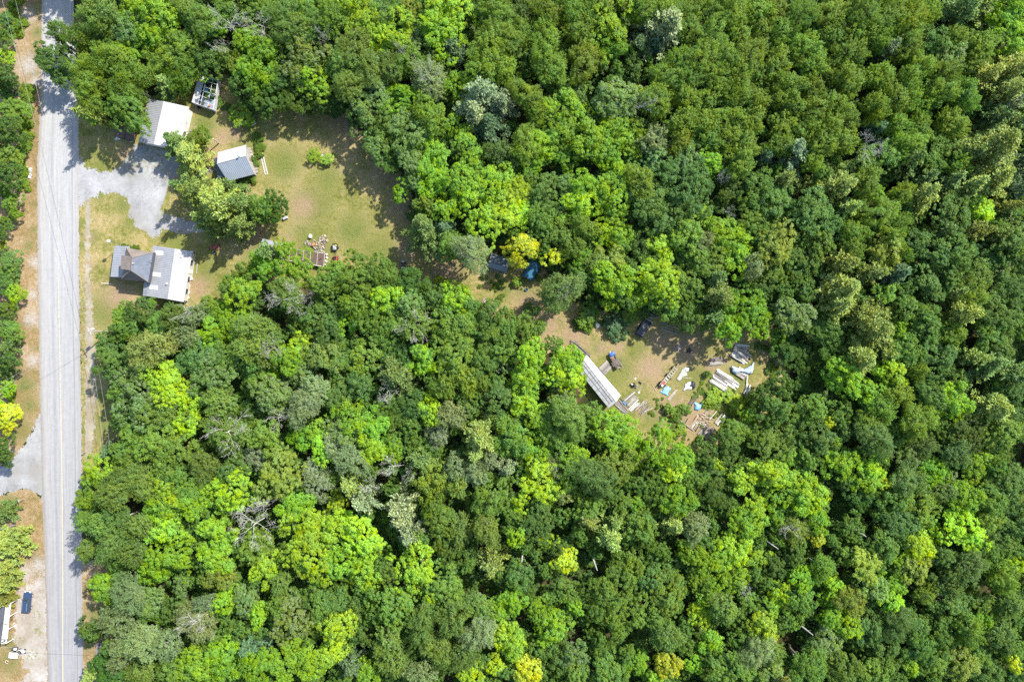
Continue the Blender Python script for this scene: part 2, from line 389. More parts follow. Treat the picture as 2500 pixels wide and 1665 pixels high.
m, nt, b, oo_ = newmat('worn_yellow_paint'); n = noise(nt, wpos(nt), 2.5, 4, 0.7)
nt.links.new(ramp(nt, n, [(0.35, (0.42, 0.37, 0.25)), (0.65, (0.50, 0.42, 0.22))]), b.inputs['Base Color'])
yy = sep(nt, wpos(nt))[1]
nt.links.new(mth(nt, 'GREATER_THAN', mth(nt, 'ADD', n, mth(nt, 'MULTIPLY', yy, -0.0022)), 0.47), b.inputs['Alpha'])
v = []; f = []
for k, y in enumerate(ys):
    c = road_at(y)[2]; p = V(c, y)
    v += [(p.x - 0.09, p.y, 0.020), (p.x + 0.09, p.y, 0.020)]
    if k: f.append((2 * k - 2, 2 * k, 2 * k + 1, 2 * k - 1))
me = meshnp('road_marking', np.array(v), np.array(f), m); o = bpy.data.objects.new('road_marking', me); COL.objects.link(o); struct(o)

# ------------------------------------------------------------------ trees
def unit(a): return a / np.maximum(np.linalg.norm(a, axis=-1, keepdims=True), 1e-9)

def leaves_mesh(name, pos, nrm, size, mat, aspect=0.62, axis=None, tone=None, tone2=None):
    """one four-cornered, slightly folded leaf spray per position"""
    n = len(pos); r = unit(rng.normal(size=(n, 3)))
    if axis is None:
        a = unit(np.cross(nrm, r))
    else:
        a = unit(axis)
    b = unit(np.cross(nrm, a)); nrm = unit(np.cross(a, b))
    s = size[:, None]
    fold = nrm * s * 0.22
    v = np.empty((n, 4, 3)); v[:, 0] = pos - a * s; v[:, 1] = pos - b * s * aspect + fold; v[:, 2] = pos + a * s; v[:, 3] = pos + b * s * aspect + fold
    f = np.arange(n * 4).reshape(n, 4)
    t1 = rng.random(n) if tone is None else tone
    t2 = rng.random(n) if tone2 is None else tone2
    return meshnp(name, v.reshape(-1, 3), f, mat, {'tone': np.repeat(t1, 4), 'tone2': np.repeat(t2, 4)})

def fib(n, zmin=-0.3):
    i = np.arange(n) + 0.5; z = 1 - (1 - zmin) * i / n; ph = i * 2.399963 + rng.random() * 6.28
    r = np.sqrt(np.maximum(0, 1 - z * z)); return np.stack([r * np.cos(ph), r * np.sin(ph), z], 1)

def crown_broad(name, lobes=13, clumps=9, leaves=46, lr=0.36, cr=0.15, ls=0.042, flat=0.9, rough=0.35, squash=0.85, spread=0.64):
    d = unit(fib(lobes) + rng.normal(size=(lobes, 3)) * 0.22)
    rad = spread * (1 + rng.normal(size=(lobes, 1)) * 0.26)
    L = d * rad; R = lr * np.clip(1 + rng.normal(size=lobes) * 0.3, .45, 1.7)
    # one side of the outline bulges, another is hollow
    ang = np.arctan2(L[:, 1], L[:, 0]); k = 1 + 0.16 * np.cos(2 * ang + rng.random() * 6) + 0.13 * np.cos(3 * ang + rng.random() * 6); L[:, :2] *= k[:, None]
    C = []; CT = []
    for i in range(lobes):
        e = unit(fib(clumps, -0.35) + rng.normal(size=(clumps, 3)) * 0.3 + d[i] * 0.35)
        C.append(L[i] + e * R[i] * (0.75 + 0.35 * rng.random((clumps, 1)))); CT.append(np.full(clumps, rng.random()))
    C = np.concatenate(C); CT = np.concatenate(CT) * 0.5 + rng.random(len(C)) * 0.5
    n = len(C) * leaves
    e = unit(rng.normal(size=(n, 3)) + np.array([0, 0, 0.35]))
    Cr = np.repeat(cr * (0.7 + 0.6 * rng.random(len(C))), leaves)[:, None]
    p = np.repeat(C, leaves, 0) + e * Cr * np.sqrt(rng.random((n, 1))) * np.array([1, 1, flat])
    p[:, 2] *= squash
    out = unit(p + 1e-6)
    nrm = unit(e * 0.5 + out * 0.35 + np.array([0, 0, 0.55]) + rng.normal(size=(n, 3)) * rough)
    tone = np.clip(np.repeat(CT, leaves) * 0.55 + rng.random(n) * 0.45, 0, 1)
    tone2 = np.clip(np.repeat(rng.random(len(C)), leaves) * 0.6 + rng.random(n) * 0.4, 0, 1)
    return leaves_mesh(name, p, nrm, ls * (0.7 + 0.6 * rng.random(n)), M_LEAF, 0.7, tone=tone, tone2=tone2)

def crown_poplar(name, sprays=230, leaves=34, ls=0.032, sweep=(0.0, 0.0)):
    """fine, soft crown of many rising sprays"""
    d = unit(fib(sprays, -0.45) + rng.normal(size=(sprays, 3)) * 0.16)
    ang = np.arctan2(d[:, 1], d[:, 0])
    k = 0.88 + 0.16 * np.cos(2 * ang + rng.random() * 6) + 0.10 * np.cos(3 * ang + rng.random() * 6) + 0.07 * np.cos(5 * ang + rng.random() * 6)
    lump = np.zeros(sprays)
    for q in unit(fib(16, -0.2) + rng.normal(size=(16, 3)) * 0.3): lump = np.maximum(lump, np.exp(-(1 - d @ q) * 16))
    rad = (0.66 + 0.30 * lump + rng.normal(size=sprays) * 0.05) * k
    C = d * rad[:, None] * np.array([1, 1, 1.12])
    n = sprays * leaves
    t = rng.random((n, 1)); ax = unit(d + np.array([0, 0, 0.55]) + rng.normal(size=(sprays, 3)) * 0.25)
    A = np.repeat(ax, leaves, 0)
    p = np.repeat(C, leaves, 0) + A * (t - 0.65) * 0.34 + rng.normal(size=(n, 3)) * (0.055 * (1.25 - t))
    nrm = unit(np.repeat(d, leaves, 0) * 0.35 + A * .2 + np.array([0, 0, 0.5]) + rng.normal(size=(n, 3)) * 0.38)
    CT = rng.random(sprays) * 0.5 + lump * 0.5
    tone = np.clip(np.repeat(CT, leaves) * 0.5 + rng.random(n) * 0.5, 0, 1)
    tone2 = np.clip(np.repeat(rng.random(sprays), leaves) * 0.4 + rng.random(n) * 0.6, 0, 1)
    p[:, 0] += sweep[0] * p[:, 2]; p[:, 1] += sweep[1] * p[:, 2]
    return leaves_mesh(name, p, nrm, ls * (0.7 + 0.6 * rng.random(n)), M_LEAF, 0.6, tone=tone, tone2=tone2)

def crown_pine(name, whorls=10, per=7, ls=0.062, gap=0.0):
    """tiers of long boughs, each a flat feathery plume of needle tufts"""
    P = []; NR = []; AX = []; SZ = []; TO = []
    for w in range(whorls):
        h = -0.75 + 1.8 * (w / (whorls - 1)) ** 0.9
        full = 1.0 - 0.86 * (max(0, (h + 0.55)) / 1.6) ** 1.15
        m = per if w < whorls - 2 else 4
        a0 = rng.random() * 6.28
        for b in range(m):
            if rng.random() < gap: continue
            a = a0 + 2 * math.pi * b / m + rng.normal() * 0.22
            Ln = full * (0.62 + 0.55 * rng.random()); q = rng.random() * 0.5
            dirv = np.array([math.cos(a), math.sin(a), 0.0]); side = np.array([-math.sin(a), math.cos(a), 0])
            steps = max(4, int(15 * Ln))
            for s in range(steps):
                t = (s + 0.5) / steps
                if t < 0.18: continue
                c = dirv * Ln * t + np.array([0, 0, h + 0.30 * Ln * t * (1.0 - 0.75 * t)])
                wd = 0.15 * math.sin(min(1, t * 1.05) * math.pi * 0.9) * (0.5 + 0.5 * Ln) + 0.03
                for sd in (-1, 1):
                    for j in range(2):
                        u = rng.random()
                        c2 = c + side * sd * wd * u + dirv * wd * 0.6 * u + rng.normal(size=3) * 0.012
                        ax = dirv * 0.75 + side * sd * 0.75 + np.array([0, 0, 0.25]) + rng.normal(size=3) * 0.2
                        for k in range(4):
                            P.append(c2 + rng.normal(size=3) * 0.022); AX.append(ax + rng.normal(size=3) * 0.35)
                            NR.append(np.array([0, 0, 1.0]) + rng.normal(size=3) * 0.4); SZ.append(ls * (0.7 + 0.5 * rng.random())); TO.append(0.35 * q + 0.5 * t * t + 0.35 * rng.random())
    for k in range(70):
        P.append(np.array([0, 0, 1.0]) + rng.normal(size=3) * np.array([.06, .06, .12])); AX.append(rng.normal(size=3) + np.array([0, 0, .6])); NR.append(rng.normal(size=3)); SZ.append(ls); TO.append(0.8)
    P = np.array(P); P[:, 2] *= 1.05
    return leaves_mesh(name, P, unit(np.array(NR)), np.array(SZ), M_NEEDLE, 0.34, axis=np.array(AX), tone=np.clip(np.array(TO), 0, 1))

def limb_tree(mb, p, d, L, r, depth, kids, spread, up=0.1, rmin=0.006, n=5):
    pts = [Vector(p)]; rs = [r]; dd = Vector(d).normalized(); segs = 4 if depth > 0 else 3
    for i in range(segs):
        dd = (dd + Vector((random.gauss(0, .16), random.gauss(0, .16), random.gauss(0, .10) + up * 0.25))).normalized()
        pts.append(pts[-1] + dd * (L / segs)); rs.append(max(rmin, r * (1 - 0.72 * (i + 1) / segs)))
    mb.tube(pts, rs, n if depth > 1 else 4, cap=False)
    if depth <= 0: return
    for k in range(kids):
        t = 0.3 + 0.7 * (k + random.random()) / kids; i = min(segs - 1, int(t * segs)); fr = t * segs - i
        q = pts[i].lerp(pts[i + 1], fr); s = dd.orthogonal().normalized(); s.rotate(Quaternion(dd, random.random() * 6.28))
        nd = (dd * (1 - spread) + s * spread * 1.25 + Vector((0, 0, up))).normalized()
        limb_tree(mb, q, nd, L * random.uniform(.42, .68), max(rmin, rs[i] * 0.55), depth - 1, kids, spread, up, rmin, n)

def mesh_of(mb, name, mat):
    me = bpy.data.meshes.new(name); me.from_pydata(mb.v, [], mb.f); me.update(); me.materials.append(mat)
    me.polygons.foreach_set('use_smooth', [True] * len(me.polygons)); return me

def trunk_mesh(name, mat, limbs=5):
    mb = MB(); mb.tube([(0, 0, -0.02), (0, 0, .04), (.01, 0, .35), (-.005, .01, .7), (0, 0, .95)], [.055, .038, .03, .02, .006], 7)
    for k in range(limbs):
        a = k * 2.4 + random.random(); z = .42 + .1 * k
        mb.tube([(0, 0, z), (math.cos(a) * .12, math.sin(a) * .12, z + .10), (math.cos(a) * .24, math.sin(a) * .24, z + .16)], [.016, .011, .004], 5, cap=False)
    return mesh_of(mb, name, mat)

BROAD = [crown_broad('crown_broad', 15 + i, 13, 50, cr=.125, ls=0.034, rough=.5) for i in range(6)]
BROAD_BIG = [crown_broad('crown_broad_big', 21 + 3 * i, 15, 52, lr=0.30, cr=0.09, ls=0.0245, spread=.7, rough=.5) for i in range(3)]
BROAD_SMALL = [crown_broad('crown_broad_small', 9, 11, 48, lr=0.40, cr=0.165, ls=0.047, rough=.5) for i in range(3)]
POP = [crown_poplar('crown_poplar', 260, 44, 0.029) for i in range(4)]
POP_BIG = [crown_poplar('crown_poplar_big', 400, 44, 0.022) for i in range(3)]
POP_SMALL = [crown_poplar('crown_poplar_small', 150, 40, 0.040) for i in range(2)]
PINE = [crown_pine('crown_pine', 8, 7, 0.068, .06) for i in range(3)]
PINE_BIG = [crown_pine('crown_pine_big', 10, 8, 0.054, .1) for i in range(2)]
SHRUB = [crown_broad('shrub_leaves', 10, 8, 34, lr=.42, cr=.2, ls=.075, squash=.7) for i in range(3)]
TRUNK = [trunk_mesh('trunk', M_BARK) for i in range(3)]
TRUNK_P = [trunk_mesh('trunk_pale', M_PALEBARK) for i in range(2)]
TRUNK_N = [trunk_mesh('trunk_pine', M_BARK, 0)]
STEM = [trunk_mesh('stem', M_BARK, 3)]
DEAD = []
for i in range(5):
    mb = MB(); mb.tube([(0, 0, -1.6), (.01, 0, -.8), (.02, .02, -.1), (.0, .03, .35)], [.035, .026, .017, .009], 6)
    for k in range(6 if i % 2 == 0 else 5):
        a = k * 2.4 + random.random(); z = -.25 + .55 * random.random()
        limb_tree(mb, (.01, .02, z), (math.cos(a), math.sin(a), .35), .68, .0085, 3, 4, .42, .10, .0020)
    DEAD.append(mesh_of(mb, 'dead_limbs', M_DEAD))

KC = {'ml': (0.19, 0.352, 0.009, 0), 'my': (0.285, 0.445, 0.008, 0), 'mY': (.43, .50, .010, 0), 'mg': (0.14, 0.252, 0.026, 0.03), 'mb': (0.106, 0.205, 0.034, 0.05), 'md': (0.074, 0.158, 0.016, 0.02),
      'mp': (0.156, 0.263, 0.053, .24), 'mS': (0.216, 0.281, 0.103, .60), 'mo': (0.228, 0.304, 0.034, .05),
      'oo': (0.15, 0.248, 0.016, 0.03), 'og': (0.15, 0.242, 0.034, 0.08), 'op': (0.198, 0.263, 0.086, .25), 'ob': (0.118, 0.208, 0.04, 0.07), 'ol': (0.155, 0.278, 0.01, 0.0), 'ov': (0.234, 0.292, 0.064, .1), 'od': (0.086, 0.154, 0.025, 0), 'oP': (0.155, 0.245, 0.05, 0.14),
      'ng': (0.135, 0.22, 0.045, 0), 'nv': (0.22, 0.295, 0.05, 0), 'nb': (0.089, 0.160, 0.063, 0), 'np': (0.216, 0.281, 0.122, 0),
      'sl': (0.216, 0.333, 0.018, .02), 'sg': (0.120, 0.222, 0.025, 0), 'sd': (0.078, 0.164, 0.023, 0), 'sb': (0.072, 0.135, 0.039, 0)}
LOW = [(380, 575, 120, 270, .60), (395, 490, 320, 420, .62), (1838, 1990, 795, 985, .42), (1470, 1600, 700, 800, .6), (1640, 1900, 960, 1120, .6)]
CW = {'ml': 'lime green', 'my': 'yellow green', 'mY': 'golden yellow', 'mg': 'mid green', 'mb': 'blue green', 'md': 'deep green', 'mp': 'pale flecked green', 'mS': 'silver leaved', 'mo': 'olive yellow',
      'oo': 'olive green', 'og': 'grey green', 'op': 'pale grey green', 'ob': 'dull blue green', 'ol': 'bright olive', 'ov': 'yellowish olive', 'od': 'dark olive', 'oP': 'grey green',
      'ng': 'soft green', 'nv': 'yellowish green', 'nb': 'dark bluish', 'np': 'silvery', 'sl': 'lime green', 'sg': 'mid green', 'sd': 'deep green', 'sb': 'dark green'}
NAME = {'m': ('broadleaf_tree', 'broadleaf tree', 'tree'), 'o': ('poplar_tree', 'feathery poplar', 'tree'), 'n': ('pine_tree', 'pine', 'pine tree'), 'x': ('dead_tree', 'bare dead tree', 'dead tree'), 's': ('shrub', 'leafy shrub', 'shrub')}
GRP = {'m': 'broadleaf trees of the wood', 'y': 'bright maples of the wood', 'o': 'poplars of the wood', 'n': 'pines of the wood', 'x': 'dead trees of the wood', 's': 'shrubs round the clearing'}
LM = [('the white-roofed garage', 400, 300), ('the small grey-roofed cabin', 570, 400), ('the grey farmhouse', 370, 665), ('the round flower bed', 787, 382), ('the red garden tractor', 818, 640), ('the firewood heap', 780, 585),
      ('the half-hidden grey shed', 665, 600), ('the rusty low shed', 760, 620), ('the blue-grey corrugated shed', 1215, 650), ('the blue tarped shelter', 1300, 665), ('the black dump trailer', 1570, 800), ('the long white-roofed shed', 1460, 940),
      ('the big lumber stack', 1790, 890), ('the blue tarp heap', 1706, 990), ('the white caravan wreck', 498, 225), ('the brown trailer', 305, 325), ('the dark blue car', 69, 1466), ('the utility pole', 262, 809), ('the white-porch house', 15, 1525), ('the dark plank deck', 248, 1590), ('the side road', 40, 1150), ('the two red lawn chairs', 524, 605)]
SEEN = {}
KIND = lambda k: 'maple' if k in ('ml', 'my', 'mY') else NAME[k[0]][1]
SHORT = {'ml': 'a lime maple', 'my': 'a yellow-green maple', 'mY': 'a golden maple', 'n': 'a pine', 'x': 'a dead tree', 'o': 'a poplar', 's': 'a shrub', 'm': 'a green tree', 'mp': 'a pale flecked tree', 'mS': 'a silvery tree', 'mb': 'a blue-green tree', 'np': 'a silvery pine', 'nv': 'a yellowish pine'}
def zone(px, py):
    c = ('far left', 'left', 'centre left', 'centre', 'centre right', 'right', 'far right')[min(6, max(0, int(px / 358)))]
    r = ('top', 'upper', 'middle', 'lower', 'bottom')[min(4, max(0, int(py / 333.1)))]
    return r + ' ' + c
def rel(dx, dy):
    if abs(dy) > 2.2 * abs(dx): return 'above' if dy < 0 else 'below'
    if abs(dx) > 2.2 * abs(dy): return 'left of' if dx < 0 else 'right of'
    return ('upper' if dy < 0 else 'lower') + (' left of' if dx < 0 else ' right of')
def tree_label(k, r, px, py):
    sz = 'large' if r > 5 else ('small' if r < 2.8 else ('medium' if r > 3.8 else 'smallish'))
    base = '%s bare grey dead tree' % sz if k == 'x' else '%s %s %s' % (sz, CW[k], KIND(k))
    c = []
    lm = sorted(LM, key=lambda a: math.hypot(px - a[1], py - a[2]))[:2]
    for b in lm:
        if math.hypot(px - b[1], py - b[2]) < 170: c.append('%s %s %s' % (base, rel(px - b[1], py - b[2]), b[0]))
    nb = sorted((t for t in tl if (t[0], t[1]) != (px, py) and t[3] != 'md'), key=lambda t: math.hypot(px - t[0], py - t[1]))[:16]
    z = zone(px, py); nm = lambda t: SHORT.get(t[3], SHORT.get(t[3][0]))
    for i in range(len(nb)):
        a = nb[i]; c.append('%s, %s, %s %s' % (base, z, rel(px - a[0], py - a[1]), nm(a)))
    fr = lambda v: ('the near edge', 'an eighth', 'a quarter', 'three eighths', 'halfway', 'five eighths', 'three quarters', 'seven eighths', 'the far edge')[min(8, max(0, round(v * 8)))]
    w2 = '%s across, %s down' % (fr(px / 2500), fr(py / 1665))
    if 'edge' not in w2:
        for i in range(len(nb)): c.append('%s, %s, %s %s' % (base, w2, rel(px - nb[i][0], py - nb[i][1]), nm(nb[i])))
    for i in range(len(nb)):
        for j in range(i):
            a, b = nb[j], nb[i]
            if nm(a) != nm(b): c.append('%s, %s, %s %s, %s %s' % (base, z, rel(px - a[0], py - a[1]), nm(a), rel(px - b[0], py - b[1]), nm(b)))
    c = [s for s in c if len(s.split()) <= 16] or ['%s, %s of the photo' % (base, z)]
    for s in c:
        if s not in SEEN: break
    SEEN[s] = 1; return s

def tint(k):
    c = KC[k]; j = random.gauss(0, .11); h = random.gauss(0, .07)
    return (max(.01, c[0] * (1 + j + h)), max(.01, c[1] * (1 + j)), max(.004, c[2] * (1 + j - h)), c[3] * random.uniform(.5, 1.6))

